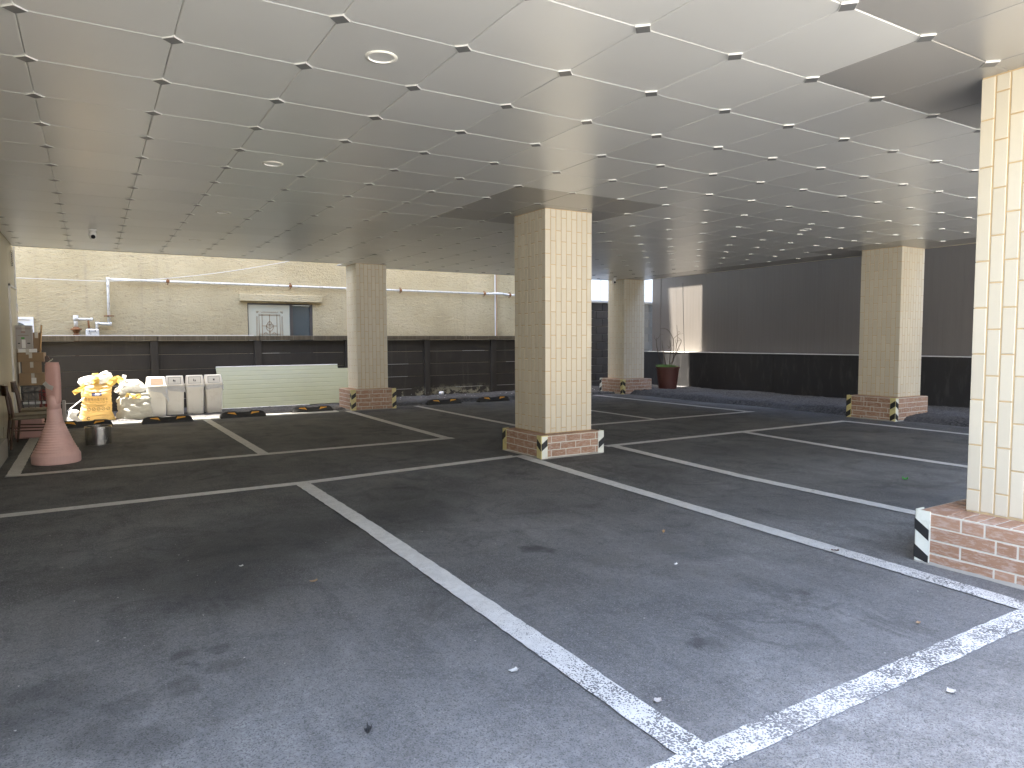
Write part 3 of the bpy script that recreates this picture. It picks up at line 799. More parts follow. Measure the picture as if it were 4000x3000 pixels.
# small arched opening by the left wall
w2 = link('window', None, None, hs, (-1.25, .0, 0))
MB().box(0, .385, -.03, 0, 1.66, 1.70).box(.345, .385, -.03, 0, .9, 1.659).build('frame', M['white'], w2)
MB().box(0, .344, -.01, -.001, .9, 1.659).build('sash_panel', M['white'], w2)
ar = MB(); n0 = [(.10, -.012, 1.2)]+[(.10+.19*math.cos(a), -.012, 1.45+.16*math.sin(a)) for a in [i*math.pi/12/2 for i in range(13)]][::1]+[(.0, -.012, 1.61), (.0, -.012, 1.2)]
ar.poly([(.29, -.012, 1.2)]+[(.13+.16*math.cos(a), -.012, 1.46+.15*math.sin(a)) for a in [i*math.pi/24 for i in range(13)]]+[(.0, -.012, 1.61), (.0, -.012, 1.2)]).build('pane', M['glass'], w2)

# drainpipe
dp = thing('drainpipe', 'pair of slim brown and white drainpipes on the beige house wall', 'drainpipe', (8.53, 14.86, 0))
MB().tube([(-.012, 0, .3), (-.012, 0, 7)], .010, 10).build('pipe', M['white'], dp)
MB().tube([(.026, 0.005, .3), (.026, 0.005, 7)], .022, 10).build('pipe', M['carton'], dp)

# gas pipe along the house
gp = thing('gas_pipe', 'white gas pipe with rusty brackets running along the beige wall', 'pipe', (0, 14.82, 0))
MB().tube([(.30, 0, 2.41), (.6, 0, 2.407), (8.30, 0, 2.386)], .022, 12).build('pipe', M['pipe'], gp, smooth=True)
MB().tube([(8.30, 0, 2.386), (8.37, -.01, 2.388), (8.45, -.05, 2.394), (8.68, -.05, 2.394), (8.80, -.01, 2.382), (8.86, 0, 2.378), (9.3, 0, 2.365)], .026, 12).build('pipe', M['pipe'], gp, smooth=True)
MB().tube([(.30, 0, 2.43), (.295, 0, 2.3), (.288, 0, 1.60)], .024, 12).build('pipe', M['pipe'], gp, smooth=True)
MB().tube([(.30, 0, 1.59), (.28, 0, 1.585), (.12, 0, 1.595), (.098, 0, 1.585), (.094, 0, 1.50)], .024, 12).build('pipe', M['pipe'], gp, smooth=True)
for (x, z) in [(.30, 1.59), (.10, 1.595), (.30, 2.41), (8.31, 2.386), (8.80, 2.382)]:
    MB().tube([(x-.03, 0, z), (x+.03, 0, z)], .032, 12).build('coupling', M['pipe'], gp, smooth=True)
for x, z in [(1.287, 2.41), (3.584, 2.402), (6.027, 2.394), (8.20, 2.388), (8.92, 2.376)]:
    b = MB().tube([(x, .06, z+.055), (x, -.02, z+.05), (x, -.03, z), (x, -.02, z-.05), (x, .06, z-.055)], .009, 8)
    b.tube([(x-.03, 0, z), (x+.03, 0, z)], .030, 10); b.build('bracket', M['rust'], gp)
MB().tube([(.22, .05, 1.735), (.26, -.03, 1.735), (.33, -.03, 1.735), (.37, .05, 1.735)], .010, 8).build('bracket', M['rust'], gp)
gm = thing('gas_meter', 'white gas meter with a small window on top of the fence', 'gas meter', (.02, 14.80, 0))
MB().bbox(-.105, .105, -.06, .06, 1.30, 1.495, .018).build('case', M['pipe'], gm)
MB().box(-.055, .05, -.066, -.061, 1.44, 1.475).build('display', M['black'], gm)
MB().box(-.045, .04, -.069, -.067, 1.448, 1.467).build('dial', M['white'], gm)
rs = thing('gas_riser', 'white gas riser pipe with a rusty flange left of the meter', 'pipe', (-.23, 14.80, 0))
MB().tube([(0, 0, 1.52), (0, 0, 1.73)], .034, 14).build('pipe', M['pipe'], rs, smooth=True)
MB().tube([(0, 0, 1.64), (0, 0, 1.735)], .042, 14).build('tee', M['pipe'], rs, smooth=True)
MB().tube([(.0, 0, 1.672), (.25, 0, 1.668)], .022, 12).build('arm', M['pipe'], rs, smooth=True)
MB().tube([(.225, 0, 1.668), (.265, 0, 1.668)], .030, 12).build('coupling', M['pipe'], rs, smooth=True)
MB().tube([(.19, 0, 1.665), (.20, 0, 1.50)], .015, 10).build('drop', M['rust'], rs, smooth=True)
MB().lathe([(.03, 1.0), (.05, 1.40), (.03, 1.42), (.05, 1.44), (.06, 1.47), (.088, 1.475), (.088, 1.495), (.05, 1.51), (.04, 1.53)], 20).build('flange', M['rust'], rs)
# cable sagging across the house wall
pts = [(-1.3+i*(6.3/40), 0, 2.366+.006*((i/40*6.3-1.4))**2 if i else 2.37) for i in range(41)]
pts = [(x, 0, 2.36+max(0, (x-.1))**1.6*.075+abs(min(0, x-.1))**2*.005) for x, _, _ in pts]
MB().tube(pts, .007, 6).build('overhead_cable', M['cable_w'], None, (0, 14.72, 0))
tag(bpy.data.objects['overhead_cable'], 'thin cable sagging across the beige wall and rising to the ceiling edge', 'cable')

# white clad building far behind
wb = thing('white_building', 'bright white panel clad building seen through the gap by the pillar', 'building', (0, 18.5, 0))
MB().box(9.9, 26, .03, 6, 0, 9).build('wall', M['white_sheet'], wb)
x = 9.9
while x < 25:
    MB().bbox(x+.006, x+1.19, 0, .03, 0, 9, .006).build('wall_panel', M['white_sheet'], wb); x += 1.2

# ================================================================== RIGHT HAND WALLS
lwr = thing('low_wall', 'low black painted wall along the right side', 'wall', (12.6, 0, 0))
MB().box(0, .29, -1, 14.13, -.05, .93).build('wall_body', M['wall_black'], lwr)
MB().bbox(-.012, .292, -1, 14.13, .932, .946, .003).build('ledge', M['ledge'], lwr)
for y in (1.5, 4.2, 7.05, 9.9):
    MB().box(-.006, -.0005, y, y+2.78, .0, .925).build('render_sheet', M['wall_black'], lwr)
pw = thing('panel_wall', 'tall dark grey ribbed metal wall above the low black wall', 'wall', (12.9, 0, 0))
MB().box(.03, .25, -1, 14.02, .0, 4.6).build('wall_core', M['wall_panel'], pw)
y = -1.0
rib = None
def ribbed(L, h, name='rib'):
    b = MB(); prof = []
    s = 0
    while s < L-.02:
        prof += [(s, 0), (s+.078, 0), (s+.085, .0015), (s+.094, .0015)]; s += .101
    prof.append((L, 0))
    for (a, da), (c, dc) in zip(prof[:-1], prof[1:]):
        if c > L: c = L
        if c <= a: continue
        b.quad((da, a, 0), (da, a, h), (dc, c, h), (dc, c, 0))
    b.quad((0, 0, 0), (.028, 0, 0), (.028, 0, h), (0, 0, h)); b.quad((0, L, 0), (0, L, h), (.028, L, h), (.028, L, 0))
    b.quad((0, 0, h), (.028, 0, h), (.028, L, h), (0, L, h))
    return mesh(b.v, b.f, name)
pm = ribbed(1.008, 3.65, 'wall_panel'); pm.materials.append(M['wall_panel'])
while y < 12.9:
    link('wall_panel', pm, None, pw, (0, y, .95)); y += 1.01
pm2 = ribbed(13.70-y-.01, 3.65); pm2.materials.append(M['wall_panel']); link('wall_panel', pm2, None, pw, (0, y, .95))
MB().bbox(-.012, .03, 13.70, 14.02, .95, 4.6, .004).build('corner_trim', M['wall_panel'], pw)
ev = MB(); s = -1.0
while s < 14.0:                      # corrugated eave that gives the ragged shadow edge
    for i in range(8):
        a0 = s+i*.0095; a1 = a0+.0095
        z0 = .012*math.sin(i/8*2*math.pi); z1 = .012*math.sin((i+1)/8*2*math.pi)
        ev.quad((-.30, a0, 3.66+z0), (-.30, a1, 3.66+z1), (.26, a1, 3.74+z1), (.26, a0, 3.74+z0))
    s += .076
ev.build('eave_sheet', M['wall_panel'], pw)
hc = MB().tube([(12.45, 12.46, 2.64), (12.452, 12.45, 2.2), (12.47, 12.44, 1.6), (12.49, 12.43, 1.0), (12.50, 12.43, .93)], .007, 6).build('hanging_cable', M['cable'])
tag(hc, 'thin dark cable hanging down over the sunlit patch of wall', 'cable')

# trench drain with a galvanised grating along the back left bays
td = thing('drain_grate', 'bright galvanised drain grating between the wheel stops', 'drain', (0, 12.19, 0))
MB().box(-.9, 3.7, -.115, -.10, -.01, .012).box(-.9, 3.7, .10, .115, -.01, .012).build('frame', M['galv'], td)
gb = MB()
for i in range(5): gb.box(-.9, 3.7, -.085+i*.04, -.066+i*.04, .0, .010)
for i in range(93): gb.box(-.9+i*.05, -.885+i*.05, -.099, .099, -.004, .0085)
o = gb.build('grating_bars', M['galv'], td); o['kind'] = 'stuff'

# ================================================================== WHEEL STOPS
def make_stop():
    t = thing('wheel_stop', 'x', 'wheel stop', group='black rubber wheel stops with orange reflectors')
    L = .72
    st = [(0, .0, 0), (.0, .025, .01), (.035, .085, .3), (.09, .102, .5), (.235, .104, .5), (.262, .088, .5), (.458, .088, .5), (.485, .104, .5), (.63, .102, .5), (.685, .085, .3), (.72, .025, .01), (.72, 0, 0)]
    b = MB()
    for (x, h, k) in st:
        tk = .045*min(1, h/.1)
        b.v += [(x-L/2, -.075, 0), (x-L/2, -.075+.1*tk, h*.35), (x-L/2, -.075+tk, h), (x-L/2, .075-tk, h), (x-L/2, .075, 0)]
    for i in range(len(st)-1):
        for j in range(4):
            a = i*5+j; b.f.append((a, a+1, a+6, a+5))
    b.f += [(0, 1, 2, 3, 4)]; n = (len(st)-1)*5; b.f.append(tuple(n+i for i in (4, 3, 2, 1, 0)))
    b.build('body', M['rubber'], t)
    for s in (-1, 1):
        rb = MB()
        P4 = [(-.215*1, .052), (-.12, .056), (-.105, .083), (-.15, .088), (-.24, .086)] if s < 0 else [(.12, .056), (.215, .052), (.24, .086), (.15, .088), (.105, .083)]
        P4 = [(-.11, .048), (-.145, .060), (-.245, .078), (-.24, .088), (-.135, .087)] if s < 0 else [(.11, .050), (.15, .061), (.25, .076), (.245, .088), (.135, .089)]
        def yy(z): return -.075+.045*max(0, (z-.035)/.067)-.0025
        rb.poly([(x, yy(z), z) for x, z in P4]); rb.build('reflector', M['orange'], t)
        a = MB(); cx = s*.165; a.poly([(cx-.012, yy(.066)-.001, .064), (cx+.012, yy(.066)-.001, .064), (cx, yy(.078)-.001, .077)]); a.build('arrow_mark', M['ink'], t)
    return t
def clone(src, loc, rz, label):
    c = src.copy(); COL.objects.link(c); c.location = loc; c.rotation_euler = (0, 0, rz); c['label'] = label
    for ch in src.children:
        k = ch.copy(); COL.objects.link(k); k.parent = c
        for g in ch.children:
            q = g.copy(); COL.objects.link(q); q.parent = k
    return c
st0 = make_stop()
stops = [(-.13, 12.0, 0, 'wheel stop in front of the yellow rubbish bag'), (.97, 11.97, -.01, 'wheel stop in front of the leftmost ivory bins'), (2.11, 12.14, 0, 'wheel stop before the left half of the pale green sheet'),
         (3.31, 12.33, 0.01, 'wheel stop just left of the left rear pillar'), (5.93, 12.42, -.02, 'wheel stop below the peeling fence, nearer the left rear pillar'), (7.05, 12.40, .02, 'wheel stop below the peeling fence, next to the centre pillar'),
         (8.2, 12.45, 0, 'wheel stop hidden behind the centre pillar'), (9.27, 12.48, 0, 'wheel stop beside the pillar by the potted plant')]
for i, (x, y, a, lb) in enumerate(stops):
    if i == 0: st0.location = (x, y, 0); st0['label'] = lb
    else: clone(st0, (x, y, 0), a, lb)

# ================================================================== BINS, BAGS, SHEET
def make_bin(x, y, rz, label, icon, liner, brown=False, dz=0):
    t = thing('waste_bin', label, 'bin', (x, y, .01), rz, 'ivory swing top bins in a row')
    def ringr(w, d, z, r=.03, n=5):
        out = []
        for (sx, sy, a0) in ((1, -1, -90), (1, 1, 0), (-1, 1, 90), (-1, -1, 180)):
            for i in range(n):
                a = R(a0+90*i/(n-1)); out.append((sx*(w/2-r)+r*math.cos(a), sy*(d/2-r)+r*math.sin(a), z))
        return out
    def loft(rings, name, mat, parent=t, cap0=True, cap1=True, smooth=False):
        b = MB(); n = len(rings[0])
        for q in rings: b.v += q
        for k in range(len(rings)-1):
            for j in range(n): b.f.append((k*n+j, k*n+(j+1) % n, (k+1)*n+(j+1) % n, (k+1)*n+j))
        if cap0: b.f.append(tuple(range(n))[::-1])
        if cap1: b.f.append(tuple((len(rings)-1)*n+j for j in range(n)))
        return b.build(name, mat, parent, smooth=smooth)
    loft([ringr(.245, .22, .0), ringr(.255, .23, .012), ringr(.285, .26, .485), ringr(.300, .275, .488), ringr(.300, .275, .507)], 'body', M['bin'])
    ld = loft([ringr(.306, .28, .507, .03), ringr(.306, .28, .520, .03), ringr(.292, .266, .522, .03), ringr(.262, .19, .655, .03), ringr(.25, .178, .664, .03)], 'lid', M['bin'])
    # the flap on the sloping front of the lid
    def fp(u, z, o=.002):
        k = (z-.522)/.133; yv = -(.133-(.133-.095)*k); return (u, yv-o, z)
    MB().quad(fp(-.095, .535), fp(.095, .535), fp(.09, .640), fp(-.09, .640)).build('flap', M['flap_brown'] if brown else M['bin_flap'], t)
    MB().quad(fp(-.100, .530, .001), fp(.100, .530, .001), fp(.095, .645, .001), fp(-.095, .645, .001)).build('flap_gap', M['black'] if not brown else M['bin_flap'], t)
    ic = MB()
    def q(x0, x1, z0, z1): ic.quad(fp(x0, z0, .0035), fp(x1, z0, .0035), fp(x1, z1, .0035), fp(x0, z1, .0035))
    if icon == 'cans': q(-.022, -.004, .575, .603); q(.0, .016, .572, .598); q(-.018, -.008, .603, .609); q(-.015, .018, .562, .565)
    if icon == 'bottle': q(-.022, -.006, .572, .596); q(-.017, -.011, .596, .613); q(.002, .018, .572, .592); q(-.018, .022, .560, .563)
    if icon == 'cup': q(-.014, .012, .572, .596); q(-.018, .016, .596, .600); q(-.008, .012, .562, .565)
    if icon: ic.build('pictogram', M['ink'], t)
    # liner film hanging over the rim
    b = MB(); N = 96
    for lv in range(6):
        for i in range(N):
            a = 2*math.pi*i/N; base = (abs(math.cos(a))**.35*(1 if math.cos(a) > 0 else -1), abs(math.sin(a))**.35*(1 if math.sin(a) > 0 else -1))
            drop = liner(a); z = .500-drop*lv/5
            k = 1+.045*noise.noise(Vector((a*3, lv*.6, x*7)))*lv/2 + .02*min(lv, 2)
            ex = .03*liner(a)*lv/5*(1 if math.cos(a) > .3 else 0)*3
            b.v.append((base[0]*.150*k+ex, base[1]*.138*k, z))
    for lv in range(5):
        for i in range(N): b.f.append((lv*N+i, lv*N+(i+1) % N, (lv+1)*N+(i+1) % N, (lv+1)*N+i))
    b.build('liner', M['film'], t, smooth=True)
    return t
g1 = lambda a: .05+.20*max(0, math.cos(a+.6))**2+.03*math.sin(5*a)
g2 = lambda a: .06+.07*max(0, math.cos(a+.5))**3+.025*math.sin(4*a+1)
g3 = lambda a: .028+.006*math.sin(7*a)
g4 = lambda a: .085+.02*math.sin(2*a+1)+.01*math.sin(6*a)
make_bin(.89, 12.93, .06, 'ivory bin with a brown flap, leftmost of the four', None, g1, True)
make_bin(1.185, 13.08, -.10, 'ivory bin with a two can pictogram, second from the left', 'cans', g2)
make_bin(1.50, 13.12, -.08, 'ivory bin with a bottle pictogram, third from the left', 'bottle', g3)
make_bin(1.80, 13.16, .02, 'ivory bin with a cup pictogram next to the green sheet', 'cup', g4)

def lumpy(sections, nu=96, nz=90, wr=(.012, 34, 5), seed=0, sq=.6, round_top=True):
    """closed bag skin from (z, half width, half depth, x offset) sections with horizontal creases"""
    zs = [s[0] for s in sections]
    def interp(z):
        for a, b in zip(sections[:-1], sections[1:]):
            if a[0] <= z <= b[0]:
                t = (z-a[0])/(b[0]-a[0]); t = t*t*(3-2*t)*.5+t*.5
                return [a[i]+(b[i]-a[i])*t for i in range(4)]
        return sections[-1]
    V = []; F = []
    for k in range(nz+1):
        z = zs[0]+(zs[-1]-zs[0])*k/nz; _, hw, hd, ox = interp(z)
        for i in range(nu):
            a = 2*math.pi*i/nu; c, s = math.cos(a), math.sin(a)
            cx = abs(c)**sq*(1 if c > 0 else -1); sy = abs(s)**sq*(1 if s > 0 else -1)
            p = Vector((hw*cx+ox, hd*sy, z))
            w_ = noise.noise(Vector((p.x*wr[2], p.y*wr[2], z*wr[1]+seed)))*wr[0] + noise.noise(Vector((p.x*wr[2]*3+seed, p.y*9, z*wr[1]*1.7)))*wr[0]*.5 + noise.noise(p*7+Vector((seed, 0, 0)))*wr[0]*1.2
            d = Vector((cx, sy, 0)).normalized()
            p += d*w_*(1 if k < nz*.96 else .4); V.append(tuple(p))
    for k in range(nz):
        for i in range(nu): F.append((k*nu+i, k*nu+(i+1) % nu, (k+1)*nu+(i+1) % nu, (k+1)*nu+i))
    F.append(tuple(range(nu))[::-1]); F.append(tuple(nz*nu+i for i in range(nu)))
    return V, F

def sheet(pts, wd, name, mat, parent, amp=.012, seed=1, n=14, taper=1.0):
    """crumpled flat tie following a polyline in the x-z plane"""
    P = [Vector(p) for p in pts]; V = []; F = []; m = 6
    Ls = [0]
    for a, b in zip(P[:-1], P[1:]): Ls.append(Ls[-1]+(b-a).length)
    for i in range(n+1):
        s = Ls[-1]*i/n; k = max(j for j in range(len(Ls)-1) if Ls[j] <= s+1e-9)
        t = (s-Ls[k])/(Ls[k+1]-Ls[k]); p = P[k].lerp(P[k+1], t); d = (P[k+1]-P[k]).normalized(); nn = d.cross(Vector((0, 1, 0))).normalized()
        for j in range(m+1):
            q = p+nn*(j/m-.5)*wd*(1+(taper-1)*i/n)
            q += Vector((0, 1, 0))*amp*2*noise.noise(q*18+Vector((seed, 0, 0))) + nn*amp*noise.noise(q*9+Vector((0, seed, 0)))
            V.append(tuple(q))
    for i in range(n):
        for j in range(m): a = i*(m+1)+j; F.append((a, a+1, a+m+2, a+m+1))
    return link(name, mesh(V, F, name, True), mat, parent)

yb = thing('rubbish_bag', 'full yellow 75 litre rubbish bag with black print, sunlit, beside the wall pile', 'rubbish bag', (.04, 12.72, .0))
V, F = lumpy([(.0, .275, .16, -.02), (.05, .262, .165, -.02), (.16, .215, .165, -.02), (.30, .20, .17, .0), (.45, .208, .165, -.005), (.55, .205, .14, .005), (.61, .17, .09, .01), (.635, .12, .05, .01)], seed=3)
ym = mesh(V, F, 'bag_body', True); bag = link('bag_body', ym, M['bag_y'], yb)
bvh = BVHTree.FromPolygons(V, F)
def on_bag(x, z, off=.004):
    h = bvh.ray_cast(Vector((x, -1, z)), Vector((0, 1, 0)))
    return (x, (h[0].y if h[0] else -.16)-off, z)
def bag_quad(x0, x1, z0, z1, name, mat, n=10, off=.004):
    b = MB(); nz = max(1, int((z1-z0)/.012))
    for j in range(nz+1):
        for i in range(n+1): b.v.append(on_bag(x0+(x1-x0)*i/n, z0+(z1-z0)*j/nz, off))
    for j in range(nz):
        for i in range(n): a = j*(n+1)+i; b.f.append((a, a+1, a+n+2, a+n+1))
    return b.build(name, mat, bag)
def text_on_bag(s, x0, z0, size, mat, name='lettering', width=None):
    cu = bpy.data.curves.new(name, 'FONT'); cu.body = s; cu.size = size; cu.resolution_u = 3
    tmp = bpy.data.objects.new('tmp_text', cu); COL.objects.link(tmp)
    me = bpy.data.meshes.new_from_object(tmp); bpy.data.objects.remove(tmp)
    if not me.vertices: return
    wx = max(v.co.x for v in me.vertices); k = (width/wx) if width else 1
    for v in me.vertices: v.co = Vector(on_bag(x0+v.co.x*k, z0+v.co.y, .0065))
    link(name, me, mat, bag)
bag_quad(-.07, .065, .418, .470, 'size_label', M['ink_blue'])
text_on_bag('75L', -.025, .430, .042, M['white'])
text_on_bag('종량제쓰레기봉투', -.165, .345, .05, M['ink_brown'], width=.31)
text_on_bag('Standard plastic garbage bag', -.10, .315, .024, M['ink_brown'], width=.24)
for i, z in enumerate((.29, .272, .255)): bag_quad(-.14, .13-.02*i, z-.0035, z, 'fine_print', M['ink_brown'])
for i in range(5):
    cx = -.115+i*.065; b = MB(); n = 20
    for j in range(n):
        a = 2*math.pi*j/n
        b.v += [on_bag(cx+.024*math.cos(a), .215+.026*math.sin(a), .0055), on_bag(cx+.019*math.cos(a), .215+.021*math.sin(a), .0055)]
    b.f = [(2*j, 2*j+1, (2*j+3) % (2*n), (2*j+2) % (2*n)) for j in range(n)]
    b.quad(on_bag(cx-.016, .196, .006), on_bag(cx-.011, .196, .006), on_bag(cx+.016, .233, .006), on_bag(cx+.011, .233, .006))
    b.build('icon', M['ink_brown'], bag)
b = MB(); n = 20
for j in range(n):
    a = R(40)+R(280)*j/(n-1)
    b.v += [on_bag(-.125+.024*math.cos(a), .072+.026*math.sin(a), .0055), on_bag(-.125+.015*math.cos(a), .072+.017*math.sin(a), .0055)]
b.f = [(2*j, 2*j+1, 2*j+3, 2*j+2) for j in range(n-1)]; b.build('icon', M['ink_brown'], bag)
bag_quad(.14, .185, .495, .503, 'fine_print', M['ink_brown'])
V, F = lumpy([(.56, .17, .09, -.02), (.62, .20, .10, -.04), (.68, .22, .10, -.01), (.71, .20, .08, .02), (.76, .075, .06, .13), (.80, .02, .02, .14)], 72, 50, (.02, 26, 9), 8, .8)
link('loose_top', mesh(V, F, 'loose_top', True), M['bag_w'], yb)
sheet([(-.14, -.10, .60), (-.20, -.12, .54), (-.31, -.13, .47)], .065, 'tie', M['bag_ty'], yb, seed=2)
sheet([(.0, -.12, .60), (.0, -.13, .68), (-.01, -.09, .77)], .085, 'tie', M['bag_ty'], yb, seed=5)
sheet([(.16, -.10, .58), (.25, -.12, .66), (.32, -.10, .67), (.345, -.09, .61)], .10, 'tie', M['bag_ty'], yb, seed=9)

wbg = thing('rubbish_bag', 'white see-through rubbish bag of crumpled plastic beside the leftmost bin', 'rubbish bag', (.56, 12.74, .0))
V, F = lumpy([(.0, .25, .17, -.01), (.06, .255, .18, -.01), (.20, .235, .18, .01), (.34, .235, .17, .0), (.42, .19, .14, .0), (.47, .15, .10, -.02)], wr=(.026, 16, 8), seed=13, sq=.75)
link('bag_body', mesh(V, F, 'bag_body', True), mat_plastic('clear_bag_film', (.66, .64, .57), .4, wr=1.0), wbg)
V, F = lumpy([(.42, .16, .10, -.05), (.48, .20, .13, -.05), (.55, .185, .13, -.04), (.61, .14, .10, -.03), (.65, .08, .06, -.02)], 72, 50, (.03, 24, 11), 17, .85)
link('loose_top', mesh(V, F, 'loose_top', True), M['bag_w'], wbg)
sheet([(-.14, -.08, .60), (-.15, -.1, .66), (-.13, -.08, .73)], .06, 'tie', M['bag_w'], wbg, seed=4)
sheet([(-.18, -.10, .52), (-.24, -.12, .50), (-.27, -.12, .46)], .07, 'tie', M['bag_w'], wbg, seed=6)
sheet([(-.12, -.16, .42), (-.02, -.17, .37), (.08, -.17, .40)], .07, 'tie', M['bag_ty'], wbg, seed=7)

# pale green insulated sheet leaning on the fence
gs = thing('sheet_panel', 'long pale green ribbed steel sheet leaning on the fence', 'metal sheet', (1.975, 13.50, .035))
def green_mesh():
    b = MB(); L = 2.78; H = .875; prof = []
    n = 9; ph = H/n
    for i in range(n):
        z = i*ph; prof += [(z+.001, 0), (z+ph-.016, 0), (z+ph-.012, .0018), (z+ph-.004, .0018)]
    prof.append((H, 0))
    def top(x): return H if x < 2.30 else H-.085
    for xa, xb in ((0, 2.30), (2.30, L)):
        hmax = top((xa+xb)/2)
        for (z0, d0), (z1, d1) in zip(prof[:-1], prof[1:]):
            if z0 >= hmax: continue
            z1c = min(z1, hmax); b.quad((xa, d0, z0), (xb, d0, z0), (xb, d1, z1c), (xa, d1, z1c))
        b.quad((xa, 0, hmax), (xb, 0, hmax), (xb, .05, hmax), (xa, .05, hmax))
        b.quad((xa, .05, 0), (xa, .05, hmax), (xb, .05, hmax), (xb, .05, 0)); b.quad((xa, 0, 0), (xa, .05, 0), (xb, .05, 0), (xb, 0, 0))
    b.quad((0, 0, 0), (0, 0, H), (0, .05, H), (0, .05, 0)); b.quad((L, 0, 0), (L, .05, 0), (L, .05, H-.085), (L, 0, H-.085)); b.quad((2.3, 0, H-.085), (2.3, .05, H-.085), (2.3, .05, H), (2.3, 0, H))
    return mesh(b.v, b.f, 'sheet')
link('sheet', green_mesh(), M['green'], gs, rot=(R(-32), 0, 0))
MB().bbox(-.004, 2.305, -.006, .052, .872, .884, .002).build('top_edge', M['white'], gs, rot=(R(-32), 0, 0))
MB().bbox(-.004, 1.6, -.008, .052, -.012, -.002, .002).build('bottom_edge', M['white'], gs, rot=(R(-32), 0, 0))

# ================================================================== CONE AND CLUTTER BY THE LEFT WALL
cn = thing('road_cone', 'pink red ribbed road cone with a paddle top by the left wall', 'traffic cone', (-.36, 8.66, 0), R(-32))
prof = [(.218, .0), (.222, .012), (.222, .085), (.214, .10), (.205, .115)]
z = .115
while z < .43:
    r = .205-(.205-.078)*((z-.115)/(.43-.115))**.85
    prof += [(r, z), (r-.002, z+.018), (r-.008, z+.020), (r-.008, z+.024)]; z += .026
prof += [(.075, .44), (.068, .50), (.066, .56)]
MB().lathe(prof, 48).build('skirt', M['cone'], cn, smooth=False)
MB().lathe([(.060, .555), (.058, .66), (.055, .70), (.02, .715)], 32).build('neck', M['cone'], cn, smooth=True)
V = MB(); rings = []
for k in range(25):
    t_ = k/24; z = .61+.44*t_
    wv = .083*min(1, (1-(abs(t_-.5)*2)**6))**.4 if 0 < t_ < 1 else .02
    rings.append((z, (.074-.010*abs(t_-.45))*(1-max(0, t_-.9)*1.6)*(1-max(0, .06-t_)*4), .042*(1-max(0, t_-.9)*1.6)))
nn = 28
for (z, hw_, hd) in rings:
    for i in range(nn):
        a = 2*math.pi*i/nn; c, s = math.cos(a), math.sin(a)
        V.v.append((hw_*abs(c)**.7*(1 if c > 0 else -1), hd*abs(s)**.7*(1 if s > 0 else -1), z))
for k in range(len(rings)-1):
    for i in range(nn): V.f.append((k*nn+i, k*nn+(i+1) % nn, (k+1)*nn+(i+1) % nn, (k+1)*nn+i))
V.f.append(tuple(range(nn))[::-1]); V.f.append(tuple((len(rings)-1)*nn+i for i in range(nn)))
V.build('paddle', M['cone_dark'], cn, smooth=True)
sheet([(-.06, -.05, .84), (-.02, -.055, .80), (.03, -.05, .78)], .05, 'torn_sticker', M['bag_w'], cn, amp=.004)

can = thing('steel_can', 'stainless steel can standing on the asphalt in front of a wheel stop', 'can', (.03, 9.9, 0))
MB().lathe([(.142, 0), (.142, .004), (.140, .006), (.140, .215), (.144, .218), (.144, .226), (.138, .226), (.136, .02), (.0, .018)], 48).build('body', M['steel'], can, smooth=False)
MB().lathe([(.149, .205), (.149, .211), (.142, .211)], 48, cap=False).build('band', M['steel'], can)

def carton(x, y, z, w_, d_, h, rz, label, mat='carton', flaps=False, prt=None):
    t = thing('carton', label, 'cardboard box', (x, y, z), rz)
    MB().bbox(-w_/2, w_/2, -d_/2, d_/2, 0, h, .003).build('body', M[mat], t)
    MB().box(-.02, .02, -d_/2-.001, -d_/2-.0003, h-.08, h-.001).box(-.02, .02, -d_/2-.001, d_/2, h+.0004, h+.001).build('tape', M['cable_w'], t)
    if flaps:
        for s, a in ((-1, .9), (1, .5)):
            b = MB(); o = math.sin(a)*d_*.45; hh = math.cos(a)*d_*.45
            b.quad((-w_/2, s*d_/2, h+.002), (w_/2, s*d_/2, h+.002), (w_/2, s*(d_/2+o), h+hh*.6), (-w_/2, s*(d_/2+o), h+hh*.6)); b.build('flap', M[mat], t)
    if prt:
        for (nm, mt, x0, x1, z0, z1) in prt:
            MB().quad((x0, -d_/2-.0015, z0), (x1, -d_/2-.0015, z0), (x1, -d_/2-.0015, z1), (x0, -d_/2-.0015, z1)).build(nm, M[mt], t)
    return t
# shelf-like stack beside the door, lowest first
rk = thing('crate', 'black wire crate carrying the stacked cartons', 'crate', (-.73, 12.28, 0))
cr = MB()
for z in (.40, .52, .62): cr.box(-.17, .17, -.14, -.128, z, z+.012).box(-.17, .17, .128, .14, z, z+.012).box(-.17, -.158, -.128, .128, z, z+.012).box(.158, .17, -.128, .128, z, z+.012)
for i in range(5): x = -.164+i*.079; cr.box(x, x+.012, -.143, -.1401, .02, .632)
for i in range(3):
    x = -.164+i*.11; cr.tube([(x, -.146, .53), (x+.10, -.146, .62)], .005, 6); cr.tube([(x+.10, -.146, .42), (x, -.146, .51)], .005, 6)
cr.box(-.17, -.155, .12, .14, 0, .62).box(.155, .17, .12, .14, 0, .62)
cr.build('frame', M['black'], rk)
MB().box(-.15, .15, -.1, .12, .36, .398).build('white_tray', M['white'], rk)
MB().box(-.15, .15, -.1, .12, .02, .30).build('grey_box', M['carton_g'], rk)
carton(-.745, 12.3, .634, .33, .28, .175, .0, 'wide brown carton with a paper label, bottom of the stack', prt=[('label_sheet', 'white', -.02, .04, .03, .11)])
carton(-.76, 12.3, .811, .24, .24, .16, .05, 'plain brown carton in the middle of the stack')
carton(-.755, 12.3, .974, .32, .26, .135, -.06, 'open brown carton with raised flaps in the stack', flaps=False)
carton(-.80, 12.28, 1.112, .22, .22, .05, .03, 'flat white box below the topmost carton', mat='white')
